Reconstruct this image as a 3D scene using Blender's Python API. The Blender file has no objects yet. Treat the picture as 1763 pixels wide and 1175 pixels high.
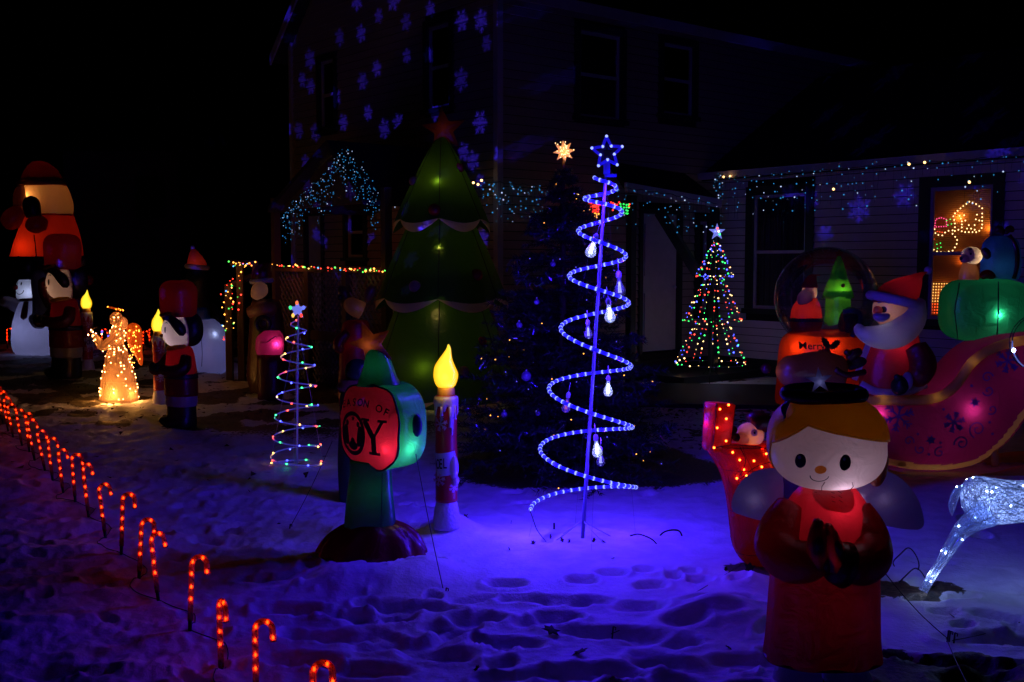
import bpy, bmesh, math, random
import numpy as np
from mathutils import Vector, Matrix
from mathutils.bvhtree import BVHTree
random.seed(7); RNG = np.random.default_rng(7)
PI = math.pi
sc = bpy.context.scene
COL = sc.collection
# ------------------------------------------------------------ camera, sky, exposure
FOC, CX, CY, HZ, CAMZ = 1861.0, 881.5, 587.5, 450.0, 1.7
PITCH = math.atan((CY-HZ)/FOC)
cd = bpy.data.cameras.new('camera'); cam = bpy.data.objects.new('camera', cd); COL.objects.link(cam)
cam.location = (0, 0, CAMZ); cam.rotation_euler = (PI/2-PITCH, 0, 0)
cd.sensor_width = 36; cd.lens = 36*FOC/1763; cd.clip_start = 0.05; cd.clip_end = 600
sc.camera = cam
w = bpy.data.worlds.new('World'); sc.world = w; w.use_nodes = True
wn = w.node_tree.nodes; wl = w.node_tree.links
sky = wn.new('ShaderNodeTexSky'); sky.sky_type = 'NISHITA'; sky.sun_disc = False
sky.sun_elevation = math.radians(-6); sky.sun_rotation = math.radians(200)
wl.new(sky.outputs[0], wn['Background'].inputs[0]); wn['Background'].inputs[1].default_value = 0.018
sc.view_settings.view_transform = 'Standard'; sc.view_settings.look = 'None'
sc.view_settings.exposure = 0; sc.view_settings.gamma = 1; sc.view_settings.use_curve_mapping = False
cy = sc.cycles
cy.max_bounces = 8; cy.diffuse_bounces = 3; cy.glossy_bounces = 3; cy.transmission_bounces = 6; cy.transparent_max_bounces = 16
cy.sample_clamp_indirect = 1.5; cy.sample_clamp_direct = 0; cy.caustics_reflective = False; cy.caustics_refractive = False
cy.use_light_tree = True; cy.use_denoising = True

def ray(px, py):
    x = (px-CX)/FOC; y = (CY-py)/FOC
    return Vector((x, math.cos(PITCH)+y*math.sin(PITCH), y*math.cos(PITCH)-math.sin(PITCH)))
def G(px, py, z=0.0):
    d = ray(px, py); t = (z-CAMZ)/d.z
    return Vector((d.x*t, d.y*t, z))
def Wp(px, py, Y):
    d = ray(px, py); t = Y/d.y
    return Vector((d.x*t, Y, CAMZ+d.z*t))
def ZY(Y): return 450+CAMZ*FOC/Y          # picture row of the ground at that distance

# ------------------------------------------------------------ materials
MATS = {}
def nodes(name):
    m = bpy.data.materials.new(name); m.use_nodes = True
    nt = m.node_tree; nt.nodes.clear()
    return m, nt, nt.nodes.new('ShaderNodeOutputMaterial')
def bump(nt, scale, strength, dist=0.01, detail=4):
    tc = nt.nodes.new('ShaderNodeTexCoord')
    n = nt.nodes.new('ShaderNodeTexNoise'); n.inputs['Scale'].default_value = scale; n.inputs['Detail'].default_value = detail
    b = nt.nodes.new('ShaderNodeBump'); b.inputs['Strength'].default_value = strength; b.inputs['Distance'].default_value = dist
    nt.links.new(tc.outputs['Object'], n.inputs['Vector']); nt.links.new(n.outputs['Fac'], b.inputs['Height'])
    return b, n
def varied(nt, col, amt, scale):
    tc = nt.nodes.new('ShaderNodeTexCoord')
    n = nt.nodes.new('ShaderNodeTexNoise'); n.inputs['Scale'].default_value = scale; n.inputs['Detail'].default_value = 5
    nt.links.new(tc.outputs['Object'], n.inputs['Vector'])
    r = nt.nodes.new('ShaderNodeMix'); r.data_type = 'RGBA'
    r.inputs[6].default_value = (*[c*(1-amt) for c in col], 1); r.inputs[7].default_value = (*[min(1, c*(1+amt)) for c in col], 1)
    nt.links.new(n.outputs['Fac'], r.inputs[0])
    return r.outputs[2]
def solid(name, col, rough=0.6, spec=0.4, metal=0, bs=30, bst=0.15, var=0.2):
    if name in MATS: return MATS[name]
    m, nt, out = nodes(name)
    p = nt.nodes.new('ShaderNodeBsdfPrincipled'); p.inputs['Roughness'].default_value = rough
    p.inputs['Metallic'].default_value = metal; p.inputs['Specular IOR Level'].default_value = spec
    nt.links.new(varied(nt, col, var, bs/4), p.inputs['Base Color'])
    b, _ = bump(nt, bs, bst, 0.01); nt.links.new(b.outputs[0], p.inputs['Normal'])
    nt.links.new(p.outputs[0], out.inputs[0]); MATS[name] = m
    return m
def fabric(name, col, trans=0.5, gloss=0.06, wrinkle=9.0, wst=0.35):
    """thin nylon of an inflatable: half of the light passes through"""
    if name in MATS: return MATS[name]
    m, nt, out = nodes(name); N = nt.nodes; L = nt.links
    c = varied(nt, col, 0.12, 3.0)
    b, n = bump(nt, wrinkle, wst, 0.03, 3)
    n.inputs['Distortion'].default_value = 1.5
    d = N.new('ShaderNodeBsdfDiffuse'); t = N.new('ShaderNodeBsdfTranslucent'); g = N.new('ShaderNodeBsdfGlossy')
    g.inputs['Roughness'].default_value = 0.35; g.inputs['Color'].default_value = (0.9, 0.9, 0.9, 1)
    for x in (d, t):
        L.new(c, x.inputs['Color']); L.new(b.outputs[0], x.inputs['Normal'])
    L.new(b.outputs[0], g.inputs['Normal'])
    m1 = N.new('ShaderNodeMixShader'); m1.inputs[0].default_value = trans
    L.new(d.outputs[0], m1.inputs[1]); L.new(t.outputs[0], m1.inputs[2])
    m2 = N.new('ShaderNodeMixShader'); m2.inputs[0].default_value = gloss
    L.new(m1.outputs[0], m2.inputs[1]); L.new(g.outputs[0], m2.inputs[2])
    L.new(m2.outputs[0], out.inputs[0]); MATS[name] = m
    return m
def glow(name, col, strength, sample=True):
    if name in MATS: return MATS[name]
    m, nt, out = nodes(name)
    e = nt.nodes.new('ShaderNodeEmission'); e.inputs[0].default_value = (*col, 1); e.inputs[1].default_value = strength
    nt.links.new(e.outputs[0], out.inputs[0])
    m.cycles.emission_sampling = 'AUTO' if sample else 'NONE'
    MATS[name] = m
    return m
def clear(name, col=(1, 1, 1), thru=0.7, gloss=0.12, trans=0.2, rough=0.1, emit=None, es=0.0):
    """clear or tinted thin plastic"""
    if name in MATS: return MATS[name]
    m, nt, out = nodes(name); N = nt.nodes; L = nt.links
    tr = N.new('ShaderNodeBsdfTransparent'); tr.inputs[0].default_value = (*col, 1)
    gl = N.new('ShaderNodeBsdfGlossy'); gl.inputs['Roughness'].default_value = rough
    tl = N.new('ShaderNodeBsdfTranslucent'); tl.inputs[0].default_value = (*col, 1)
    df = N.new('ShaderNodeBsdfDiffuse'); df.inputs[0].default_value = (*col, 1)
    a = N.new('ShaderNodeMixShader'); a.inputs[0].default_value = 0.5
    L.new(tl.outputs[0], a.inputs[1]); L.new(df.outputs[0], a.inputs[2])
    lw = N.new('ShaderNodeLayerWeight'); lw.inputs[0].default_value = 0.35
    b = N.new('ShaderNodeMixShader'); b.inputs[0].default_value = 1-thru
    L.new(tr.outputs[0], b.inputs[1]); L.new(a.outputs[0], b.inputs[2])
    ma = N.new('ShaderNodeMath'); ma.operation = 'MULTIPLY'; ma.inputs[1].default_value = gloss*4
    L.new(lw.outputs['Fresnel'], ma.inputs[0])
    c = N.new('ShaderNodeMixShader'); L.new(ma.outputs[0], c.inputs[0])
    L.new(b.outputs[0], c.inputs[1]); L.new(gl.outputs[0], c.inputs[2])
    last = c.outputs[0]
    if emit:
        e = N.new('ShaderNodeEmission'); e.inputs[0].default_value = (*emit, 1); e.inputs[1].default_value = es
        s = N.new('ShaderNodeAddShader'); L.new(last, s.inputs[0]); L.new(e.outputs[0], s.inputs[1]); last = s.outputs[0]
    L.new(last, out.inputs[0]); m.cycles.emission_sampling = 'NONE' if es < 0.9 else 'AUTO'
    MATS[name] = m
    return m

# ------------------------------------------------------------ geometry: (verts Nx3, faces)
def join(*gs):
    vs, fs, o = [], [], 0
    for v, f in gs:
        v = np.asarray(v, float).reshape(-1, 3)
        vs.append(v); fs += [tuple(i+o for i in q) for q in f]; o += len(v)
    return (np.concatenate(vs) if vs else np.zeros((0, 3)), fs)
def xf(g, loc=(0, 0, 0), rz=0, rx=0, ry=0, s=1):
    v = np.asarray(g[0], float)*s
    M = np.array(Matrix.Rotation(rz, 3, 'Z') @ Matrix.Rotation(ry, 3, 'Y') @ Matrix.Rotation(rx, 3, 'X'))
    return (v @ M.T + np.array(loc), g[1])
def box(c, s, rz=0, rx=0, ry=0):
    v = np.array([[x, y, z] for x in (-.5, .5) for y in (-.5, .5) for z in (-.5, .5)])*np.array(s)
    f = [(0, 1, 3, 2), (4, 6, 7, 5), (0, 4, 5, 1), (2, 3, 7, 6), (0, 2, 6, 4), (1, 5, 7, 3)]
    return xf((v, f), c, rz, rx, ry)
def loft(secs, n=32, cap=True):
    """secs: (centre, axis_a, axis_b, a, b, exponent)"""
    rings = []
    for c, A, B, a, b, e in secs:
        t = np.arange(n)*2*PI/n; ct, st = np.cos(t), np.sin(t)
        u = np.sign(ct)*np.abs(ct)**(2/e)*a; v = np.sign(st)*np.abs(st)**(2/e)*b
        rings.append(np.array(c)+u[:, None]*np.array(A)+v[:, None]*np.array(B))
    V = np.concatenate(rings); F = []
    for i in range(len(rings)-1):
        for j in range(n):
            k = (j+1) % n; F.append((i*n+j, i*n+k, (i+1)*n+k, (i+1)*n+j))
    if cap:
        V = np.vstack([V, rings[0].mean(0), rings[-1].mean(0)]); a = len(V)-2; m = (len(rings)-1)*n
        for j in range(n):
            k = (j+1) % n; F.append((k, j, a)); F.append((m+j, m+k, a+1))
    return (V, F)
def interp(keys, m):
    """smooth (Catmull-Rom) resampling of key rows"""
    K = np.array(keys, float); P = np.vstack([2*K[0]-K[1], K, 2*K[-1]-K[-2]]); out = []
    for t in np.linspace(0, len(K)-1, m):
        i = min(int(t), len(K)-2); f = t-i; a, b, c, d = P[i], P[i+1], P[i+2], P[i+3]
        out.append(0.5*((2*b)+(c-a)*f+(2*a-5*b+4*c-d)*f*f+(3*b-a-3*c+d)*f**3))
    return np.array(out)
def column(keys, n=40, m=40, e=2.2, gore=0, gd=0.03, dome=0.0):
    """keys (z, cx, cy, a, b): a standing body of soft sections"""
    K = interp(keys, m); rings = []
    t = np.arange(n)*2*PI/n; ct, st = np.cos(t), np.sin(t)
    g = 1-gd*(1-np.abs(np.sin(gore*t/2))**0.5) if gore else 1
    for z, cx, cyy, a, b in K:
        a = max(a, .01); b = max(b, .01)
        x = np.sign(ct)*np.abs(ct)**(2/e)*a*g+cx; y = np.sign(st)*np.abs(st)**(2/e)*b*g+cyy
        rings.append(np.stack([x, y, np.full(n, z)], 1))
    V = np.concatenate(rings); F = []
    for i in range(m-1):
        for j in range(n):
            k = (j+1) % n; F.append((i*n+j, i*n+k, (i+1)*n+k, (i+1)*n+j))
    V = np.vstack([V, rings[0].mean(0), rings[-1].mean(0)+np.array([0, 0, dome])]); a = len(V)-2; q = (m-1)*n
    for j in range(n):
        k = (j+1) % n; F.append((k, j, a)); F.append((q+j, q+k, a+1))
    return (V, F)
def ell(c, r, n=32, m=20, e=2.0, gore=0, gd=0.04, rz=0, rx=0, ry=0):
    t = np.arange(n)*2*PI/n; V = []
    for i in range(1, m):
        p = PI*i/m-PI/2; cp, sp = math.cos(p), math.sin(p)
        cp = abs(cp)**(2/e); sp = math.copysign(abs(sp)**(2/e), sp)
        g = 1-gd*(1-np.abs(np.sin(gore*t/2))**0.5)*cp if gore else np.ones(n)
        x = np.sign(np.cos(t))*np.abs(np.cos(t))**(2/e)*cp*g; y = np.sign(np.sin(t))*np.abs(np.sin(t))**(2/e)*cp*g
        V.append(np.stack([x*r[0], y*r[1], np.full(n, sp*r[2])], 1))
    V = np.concatenate(V+[np.array([[0, 0, -r[2]], [0, 0, r[2]]])]); F = []
    for i in range(m-2):
        for j in range(n):
            k = (j+1) % n; F.append((i*n+j, i*n+k, (i+1)*n+k, (i+1)*n+j))
    a = (m-1)*n; q = (m-2)*n
    for j in range(n):
        k = (j+1) % n; F.append((k, j, a)); F.append((q+j, q+k, a+1))
    return xf((V, F), c, rz, rx, ry)
def tube(pts, r, n=8, closed=False, cap=True):
    P = np.array(pts, float); m = len(P); R = np.full(m, r, float) if np.isscalar(r) else np.array(r, float)
    if closed: T = np.roll(P, -1, 0)-np.roll(P, 1, 0)
    else: T = np.gradient(P, axis=0)
    T /= np.maximum(np.linalg.norm(T, axis=1), 1e-9)[:, None]
    up = np.array([0, 0, 1.0]) if abs(T[0][2]) < .9 else np.array([0, 1.0, 0])
    A = np.cross(up, T[0]); A /= np.linalg.norm(A); V = []
    t = np.arange(n)*2*PI/n
    for i in range(m):
        A = A-T[i]*A.dot(T[i]); A /= max(np.linalg.norm(A), 1e-9); B = np.cross(T[i], A)
        V.append(P[i]+R[i]*(np.cos(t)[:, None]*A+np.sin(t)[:, None]*B))
    V = np.concatenate(V); F = []
    for i in range(m if closed else m-1):
        i2 = (i+1) % m
        for j in range(n):
            k = (j+1) % n; F.append((i*n+j, i*n+k, i2*n+k, i2*n+j))
    if cap and not closed: F.append(tuple(range(n-1, -1, -1))); F.append(tuple((m-1)*n+j for j in range(n)))
    return (V, F)
def limb(keys, m=28, n=20):
    """keys (x, y, z, r): a soft stuffed limb with rounded ends"""
    K = interp(keys, m); P = K[:, :3]; R = K[:, 3].copy()
    d = np.concatenate([[0], np.cumsum(np.linalg.norm(np.diff(P, axis=0), axis=1))])
    for i in range(m):
        for q, r0 in ((d[i], R[0]), (d[-1]-d[i], R[-1])):
            if q < r0: R[i] = min(R[i], max(.02*r0, R[i]*math.sqrt(max(0, 1-(1-q/r0)**2))))
    return tube(P, R, n)
def _lathe(prof, n):
    t = np.arange(n)*2*PI/n
    V = np.concatenate([np.stack([np.cos(t)*r, np.sin(t)*r, np.full(n, z)], 1) for z, r in prof]); F = []; m = len(prof)
    for i in range(m-1):
        for j in range(n):
            k = (j+1) % n; F.append((i*n+j, i*n+k, (i+1)*n+k, (i+1)*n+j))
    F.append(tuple(range(n-1, -1, -1))); F.append(tuple((m-1)*n+j for j in range(n)))
    return (V, F)
OCT = (np.array([[1, 0, 0], [-1, 0, 0], [0, 1, 0], [0, -1, 0], [0, 0, 1], [0, 0, -1]], float),
       [(0, 2, 4), (2, 1, 4), (1, 3, 4), (3, 0, 4), (2, 0, 5), (1, 2, 5), (3, 1, 5), (0, 3, 5)])
def beads(pts, r):
    P = np.asarray(pts, float).reshape(-1, 3); n = len(P)
    if n == 0: return (np.zeros((0, 3)), [])
    R = np.full(n, r) if np.isscalar(r) else np.asarray(r)
    V = (P[:, None, :]+OCT[0][None]*R[:, None, None]).reshape(-1, 3)
    return (V, [tuple(i+6*k for i in f) for k in range(n) for f in OCT[1]])
def balls(pts, r):
    return join(*[ell(p, (r, r, r), 8, 6) for p in pts])
def smooth2(o, it=2):
    P = np.array(o, float)
    for _ in range(it):
        Q = np.roll(P, -1, 0); P = np.stack([.75*P+.25*Q, .25*P+.75*Q], 1).reshape(-1, 2)
    return P
def puff(o, th, k=6, c=None, flat=False):
    """inflated flat shape in the x-z plane from a 2D outline (star-shaped about c)"""
    O = np.array(o, float); n = len(O); c = O.mean(0) if c is None else np.array(c, float)
    def side(s):
        V = []
        for i in range(k):
            q = 1-i/k; P = c+(O-c)*q; h = th*math.sqrt(max(0, 1-q**2.2))
            V.append(np.stack([P[:, 0], np.full(n, s*h), P[:, 1]], 1))
        V = np.concatenate(V+[np.array([[c[0], s*th, c[1]]])]); F = []
        for i in range(k-1):
            for j in range(n):
                m = (j+1) % n; q = (i*n+j, i*n+m, (i+1)*n+m, (i+1)*n+j); F.append(q if s < 0 else q[::-1])
        for j in range(n):
            m = (j+1) % n; q = ((k-1)*n+j, (k-1)*n+m, k*n); F.append(q if s < 0 else q[::-1])
        return (V, F)
    return side(-1) if flat else join(side(-1), side(1))
def starpts(R, r, n=5, rot=PI/2, c=(0, 0)):
    return [(c[0]+(R if i % 2 == 0 else r)*math.cos(rot+i*PI/n), c[1]+(R if i % 2 == 0 else r)*math.sin(rot+i*PI/n)) for i in range(2*n)]
def circ(c, rx, rz, n=24):
    return [(c[0]+rx*math.cos(2*PI*i/n), c[1]+rz*math.sin(2*PI*i/n)) for i in range(n)]
def arcribbon(pts, wd):
    """flat ribbon in the x-z plane along 2D points"""
    P = np.array(pts, float); T = np.gradient(P, axis=0); T /= np.linalg.norm(T, axis=1)[:, None]
    Nn = np.stack([-T[:, 1], T[:, 0]], 1); W = np.full(len(P), wd) if np.isscalar(wd) else np.array(wd)
    V = []
    for k in range(5):
        Q = P+Nn*(W*(k/4-.5))[:, None]; V.append(np.stack([Q[:, 0], np.zeros(len(P)), Q[:, 1]], 1))
    V = np.concatenate(V); n = len(P); F = [(k*n+i, k*n+i+1, (k+1)*n+i+1, (k+1)*n+i) for k in range(4) for i in range(n-1)]
    return (V, F)
def project(g, target, d=(0, 1, 0), off=0.4, back=400):
    """lay a flat shape onto a surface along direction d"""
    tv, tf = target; bv = BVHTree.FromPolygons([Vector(p) for p in tv], tf)
    D = Vector(d).normalized(); V = np.array(g[0], float); last = None
    for i, p in enumerate(V):
        o = Vector(p)-D*back; h = bv.ray_cast(o, D)
        if h[0] is not None:
            q = h[0]-D*off; V[i] = q; last = (Vector(p).dot(D), q.dot(D))
        elif last: V[i] = Vector(p)+D*(last[1]-last[0])
    return (V, g[1])
def text2d(s, size, font_w=1.0, cuts=1):
    cu = bpy.data.curves.new('lettering', 'FONT'); cu.body = s; cu.size = size; cu.offset = size*.016; cu.align_x = 'CENTER'; cu.resolution_u = 3
    ob = bpy.data.objects.new('lettering', cu); me = ob.to_mesh()
    b = bmesh.new(); b.from_mesh(me); ob.to_mesh_clear()
    bmesh.ops.triangulate(b, faces=b.faces[:])
    if cuts: bmesh.ops.subdivide_edges(b, edges=b.edges[:], cuts=cuts)
    V = np.array([[v.co.x*font_w, 0, v.co.y] for v in b.verts]); b.verts.index_update()
    F = [tuple(v.index for v in f.verts) for f in b.faces]; b.free()
    bpy.data.objects.remove(ob); bpy.data.curves.remove(cu)
    return (V, F)

# ------------------------------------------------------------ objects
def mesh(name, g, mat, smooth=True):
    me = bpy.data.meshes.new(name); me.from_pydata([tuple(p) for p in np.asarray(g[0]).tolist()], [], g[1])
    me.materials.append(mat)
    if smooth: me.polygons.foreach_set('use_smooth', [True]*len(me.polygons))
    me.update(); return me
def part(name, g, mat, parent=None, s=1.0, smooth=True, kind=None, label=None):
    me = mesh(name, (np.asarray(g[0])*s, g[1]), mat, smooth)
    o = bpy.data.objects.new(name, me); COL.objects.link(o); o.parent = parent
    if kind: o['kind'] = kind
    if label: o['label'] = label
    return o
def tag(o, label, cat, group=None):
    o['label'] = label; o['category'] = cat
    if group: o['group'] = group
    return o
def thing(name, label, cat, loc, rz=0, group=None, rx=0, ry=0):
    o = bpy.data.objects.new(name, None); COL.objects.link(o); o.location = loc; o.rotation_euler = (rx, ry, rz)
    o.empty_display_size = 0.2
    return tag(o, label, cat, group)
def one(name, g, mat, label, cat, loc=(0, 0, 0), group=None, s=1.0, smooth=True, kind=None):
    return tag(part(name, g, mat, None, s, smooth, kind), label, cat, group) if not any(loc) else _one(name, g, mat, label, cat, loc, group, s, smooth, kind)
def _one(name, g, mat, label, cat, loc, group, s, smooth, kind):
    o = part(name, g, mat, None, s, smooth, kind); o.location = loc
    return tag(o, label, cat, group)
def structure(name, g, mat, smooth=False):
    o = part(name, g, mat, None, 1.0, smooth); o['kind'] = 'structure'; return o
def lamp(parent, loc, col, power, s=1.0, radius=0.02):
    ld = bpy.data.lights.new('bulb_light', 'POINT'); ld.color = col; ld.energy = power; ld.shadow_soft_size = radius
    o = bpy.data.objects.new('bulb_light', ld); COL.objects.link(o); o.parent = parent
    o.location = tuple(c*s for c in loc); return o
def dup(root, loc, rz, label, group=None, rx=0, ry=0):
    r = root.copy(); COL.objects.link(r); r.location = loc; r.rotation_euler = (rx, ry, rz); r['label'] = label
    if group: r['group'] = group
    for ch in list(root.children):
        c = ch.copy(); COL.objects.link(c); c.parent = r
        for g in ch.children:
            d = g.copy(); COL.objects.link(d); d.parent = c
    return r
ORD = 'first second third fourth fifth sixth seventh eighth ninth tenth eleventh twelfth thirteenth fourteenth fifteenth sixteenth seventeenth eighteenth nineteenth twentieth'.split()
# ------------------------------------------------------------ shared materials
M_red = fabric('red_nylon', (0.42, 0.008, 0.02)); M_dred = fabric('dark_red_nylon', (0.16, 0.004, 0.012))
M_green = fabric('green_nylon', (0.008, 0.17, 0.055)); M_tree = fabric('tree_green_nylon', (0.045, 0.13, 0.014))
M_white = fabric('white_nylon', (0.72, 0.72, 0.78)); M_cream = fabric('cream_nylon', (0.72, 0.5, 0.32))
M_black = fabric('black_nylon', (0.012, 0.012, 0.016), 0.15); M_gold = fabric('gold_nylon', (0.42, 0.2, 0.03))
M_tan = fabric('tan_nylon', (0.45, 0.22, 0.1)); M_brown = fabric('brown_nylon', (0.13, 0.045, 0.025))
M_blue = fabric('blue_nylon', (0.03, 0.16, 0.42)); M_skin = fabric('face_nylon', (0.75, 0.55, 0.5))
M_ink = solid('printed_ink', (0.01, 0.01, 0.015), 0.5); M_iron = solid('dark_metal', (0.02, 0.03, 0.025), 0.4)
M_whitewire = solid('white_coated_wire', (0.7, 0.7, 0.75), 0.35); M_cord = solid('black_cord', (0.006, 0.006, 0.007), 0.5)
M_cordg = solid('green_cord', (0.01, 0.02, 0.012), 0.6)

# ------------------------------------------------------------ ground
def vnoise(x, y, seed):
    r = np.random.default_rng(seed); T = r.random((256, 256))
    xi = np.floor(x).astype(int); yi = np.floor(y).astype(int); fx = x-xi; fy = y-yi
    fx = fx*fx*(3-2*fx); fy = fy*fy*(3-2*fy); g = lambda a, b: T[a % 256, b % 256]
    return (g(xi, yi)*(1-fx)+g(xi+1, yi)*fx)*(1-fy)+(g(xi, yi+1)*(1-fx)+g(xi+1, yi+1)*fx)*fy
def fbm(x, y, seed, o=4):
    s = 0; a = .5
    for k in range(o): s = s+a*vnoise(x*2**k+17*k, y*2**k+31*k, seed+k); a *= .5
    return s
def sstep(a, b, x):
    t = np.clip((x-a)/(b-a), 0, 1); return t*t*(3-2*t)
DENTS = []
_r = np.random.default_rng(5)
def dent(px, py, l, wd, a, d): p = G(px, py); DENTS.append((p.x, p.y, l, wd, a, d))
for px, py, l in [(985, 1040, .42), (900, 1037, .3), (1100, 1050, .34), (1240, 1045, .42), (930, 1075, .3), (1220, 1072, .4), (1060, 1095, .5), (1140, 1110, .36),
                  (875, 1110, .35), (960, 1065, .22), (1170, 1150, .5), (1290, 1140, .4), (1050, 1160, .4), (960, 1165, .3), (880, 1170, .3), (700, 1050, .5), (780, 1085, .34),
                  (640, 1065, .4), (820, 1070, .3), (690, 1115, .4), (755, 1130, .3), (560, 1100, .42), (500, 1055, .4), (1120, 1012, .16), (1190, 985, .12),
                  (1000, 1003, .16), (1050, 990, .2), (1110, 985, .14), (745, 1033, .12), (1200, 1003, .14), (1270, 1010, .12), (1160, 996, .1), (1560, 1130, .35), (1640, 1140, .45), (1720, 1100, .5), (1690, 1165, .4),
                  (740, 975, .2), (870, 1010, .25), (450, 1000, .3), (520, 1140, .4), (640, 1160, .4)]:
    dent(px, py, l*_r.uniform(.85, 1.15), _r.uniform(.05, .085), _r.uniform(-.25, .2), _r.uniform(.03, .05))
for i in range(260):
    Y = _r.uniform(3.7, 9.5); X = _r.uniform(-.55, .5)*Y
    if 5.3 < Y < 7.4 and -.6 < X < 1.6: continue
    DENTS.append((X, Y, _r.uniform(.1, .3), _r.uniform(.035, .08), _r.uniform(-.9, .9), _r.uniform(.02, .045)))
def height(X, Y):
    h = .05*(fbm(X*.5+40, Y*.5+40, 3, 3)-.45)
    rough = .35+.65*sstep(.3, -1.4, X)+.5*sstep(5.2, 4.4, Y); rough = np.clip(rough, 0, 1.1)
    h = h+(.03+.05*sstep(-.3, -1.2, X))*(fbm(X*3.2+9, Y*3.2+5, 11, 5)-.45)*rough
    h = h+(.03+.03*sstep(-.3, -1.2, X))*np.abs(fbm(X*8+3, Y*8, 23, 4)-.45)*rough+.028*sstep(.5, .72, fbm(X*15+3, Y*15+8, 29, 2))*rough*sstep(.35, .6, fbm(X*1.3, Y*1.3+4, 37, 2))
    wx = X+.05*(fbm(X*5, Y*5, 41, 2)-.4); wy = Y+.05*(fbm(X*5+60, Y*5+9, 43, 2)-.4)
    for x, y, l, wd, a, d in DENTS:
        m = (abs(X-x) < l+.3) & (abs(Y-y) < l+.3)
        if not m.any(): continue
        ca, sa = math.cos(a), math.sin(a); dx = wx[m]-x; dy = wy[m]-y
        u = (dx*ca+dy*sa)/(l*.5); v = (-dx*sa+dy*ca)/wd
        q = np.sqrt(np.abs(u)**2.6+np.abs(v)**2)
        h[m] = h[m]-d*sstep(1.05, .55, q)+d*.25*np.exp(-((q-1.3)/.2)**2)
    # mounds heaped against the sign and the candle
    for px, py, r, a in [(775, 915, .16, .11), (600, 1006, .22, .06), (700, 1004, .22, .06), (740, 985, .15, .05), (1240, 1060, .22, .1), (1290, 1010, .16, .07)]:
        p = G(px, py); h = h+a*np.exp(-((X-p.x)**2+(Y-p.y)**2)/(r*r))
    return h
def bare(X, Y):
    n = fbm(X*1.6+7, Y*1.6+3, 77, 5); n2 = fbm(X*6+1, Y*6+2, 91, 4)
    e = ((X-.62)/1.25)**2+((Y-9.0)/1.05)**2
    b = sstep(1.25, .75, e+(n-.45)*1.2)
    b = np.maximum(b, .95*sstep(.42, .52, n)*sstep(9.4, 11.4, Y)*sstep(1, -2, X))
    b = np.maximum(b, sstep(.57, .62, n*.5+n2*.5)*sstep(9.5, 10.5, Y)*sstep(.3, 1.2, X))
    c = ((X-1.85)/.55)**2+((Y-4.3)/.3)**2; b = np.maximum(b, sstep(1.2, .7, c+(n2-.45)*2.2))
    c = ((X-1.95)/.35)**2+((Y-5.55)/.16)**2; b = np.maximum(b, sstep(1.2, .7, c+(n2-.45)*2))
    c = ((X-1.42)/.3)**2+((Y-5.85)/.2)**2; b = np.maximum(b, sstep(1.2, .7, c+(n2-.45)*2))
    return b
ys = [2.6]
while ys[-1] < 26: ys.append(ys[-1]*1.0052)
while ys[-1] < 260: ys.append(ys[-1]*1.05)
ys = np.array(ys); us = np.linspace(-.62, .62, 620); us = np.concatenate([np.linspace(-1.6, -.64, 60), us, np.linspace(.64, 1.6, 60)])
XX = ys[:, None]*us[None, :]; YY = np.repeat(ys[:, None], len(us), 1)
flat = 1-sstep(30, 60, YY)
HH = height(XX.copy(), YY.copy())*flat
p3 = (XX > 1.2) & (YY > 12.1) & (YY < 14.9)
V = np.stack([XX, YY, HH], 2).reshape(-1, 3); nr, nc = XX.shape
idx = np.arange(nr*nc).reshape(nr, nc)
Fq = np.stack([idx[:-1, :-1], idx[:-1, 1:], idx[1:, 1:], idx[1:, :-1]], 2).reshape(-1, 4)
M_snow, nt, out = nodes('trodden_snow')
N = nt.nodes; L = nt.links
at = N.new('ShaderNodeAttribute'); at.attribute_name = 'bare'
tc = N.new('ShaderNodeTexCoord')
def noise(scale, detail=6, dist=0):
    n = N.new('ShaderNodeTexNoise'); n.inputs['Scale'].default_value = scale; n.inputs['Detail'].default_value = detail; n.inputs['Distortion'].default_value = dist
    L.new(tc.outputs['Object'], n.inputs['Vector']); return n
n1 = noise(40, 8); n2 = noise(7, 6, .6); n3 = noise(160, 3)
cr = N.new('ShaderNodeValToRGB'); cr.color_ramp.elements[0].position = .35; cr.color_ramp.elements[0].color = (.012, .008, .005, 1)
cr.color_ramp.elements[1].position = .72; cr.color_ramp.elements[1].color = (.11, .07, .035, 1); L.new(n1.outputs['Fac'], cr.inputs[0])
cs = N.new('ShaderNodeValToRGB'); cs.color_ramp.elements[0].position = .3; cs.color_ramp.elements[0].color = (.62, .62, .66, 1)
cs.color_ramp.elements[1].position = .65; cs.color_ramp.elements[1].color = (.84, .85, .88, 1); L.new(n2.outputs['Fac'], cs.inputs[0])
mm = N.new('ShaderNodeMath'); mm.operation = 'ADD'; sb = N.new('ShaderNodeMath'); sb.operation = 'MULTIPLY_ADD'; sb.inputs[1].default_value = 1.6; sb.inputs[2].default_value = -.8
L.new(n1.outputs['Fac'], sb.inputs[0]); L.new(at.outputs['Fac'], mm.inputs[0]); L.new(sb.outputs[0], mm.inputs[1])
rr = N.new('ShaderNodeMapRange'); rr.inputs[1].default_value = .4; rr.inputs[2].default_value = .6; L.new(mm.outputs[0], rr.inputs[0])
mx = N.new('ShaderNodeMix'); mx.data_type = 'RGBA'; L.new(rr.outputs[0], mx.inputs[0]); L.new(cs.outputs[0], mx.inputs[6]); L.new(cr.outputs[0], mx.inputs[7])
pb = N.new('ShaderNodeBsdfPrincipled'); pb.inputs['Roughness'].default_value = .6; L.new(mx.outputs[2], pb.inputs['Base Color'])
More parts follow.
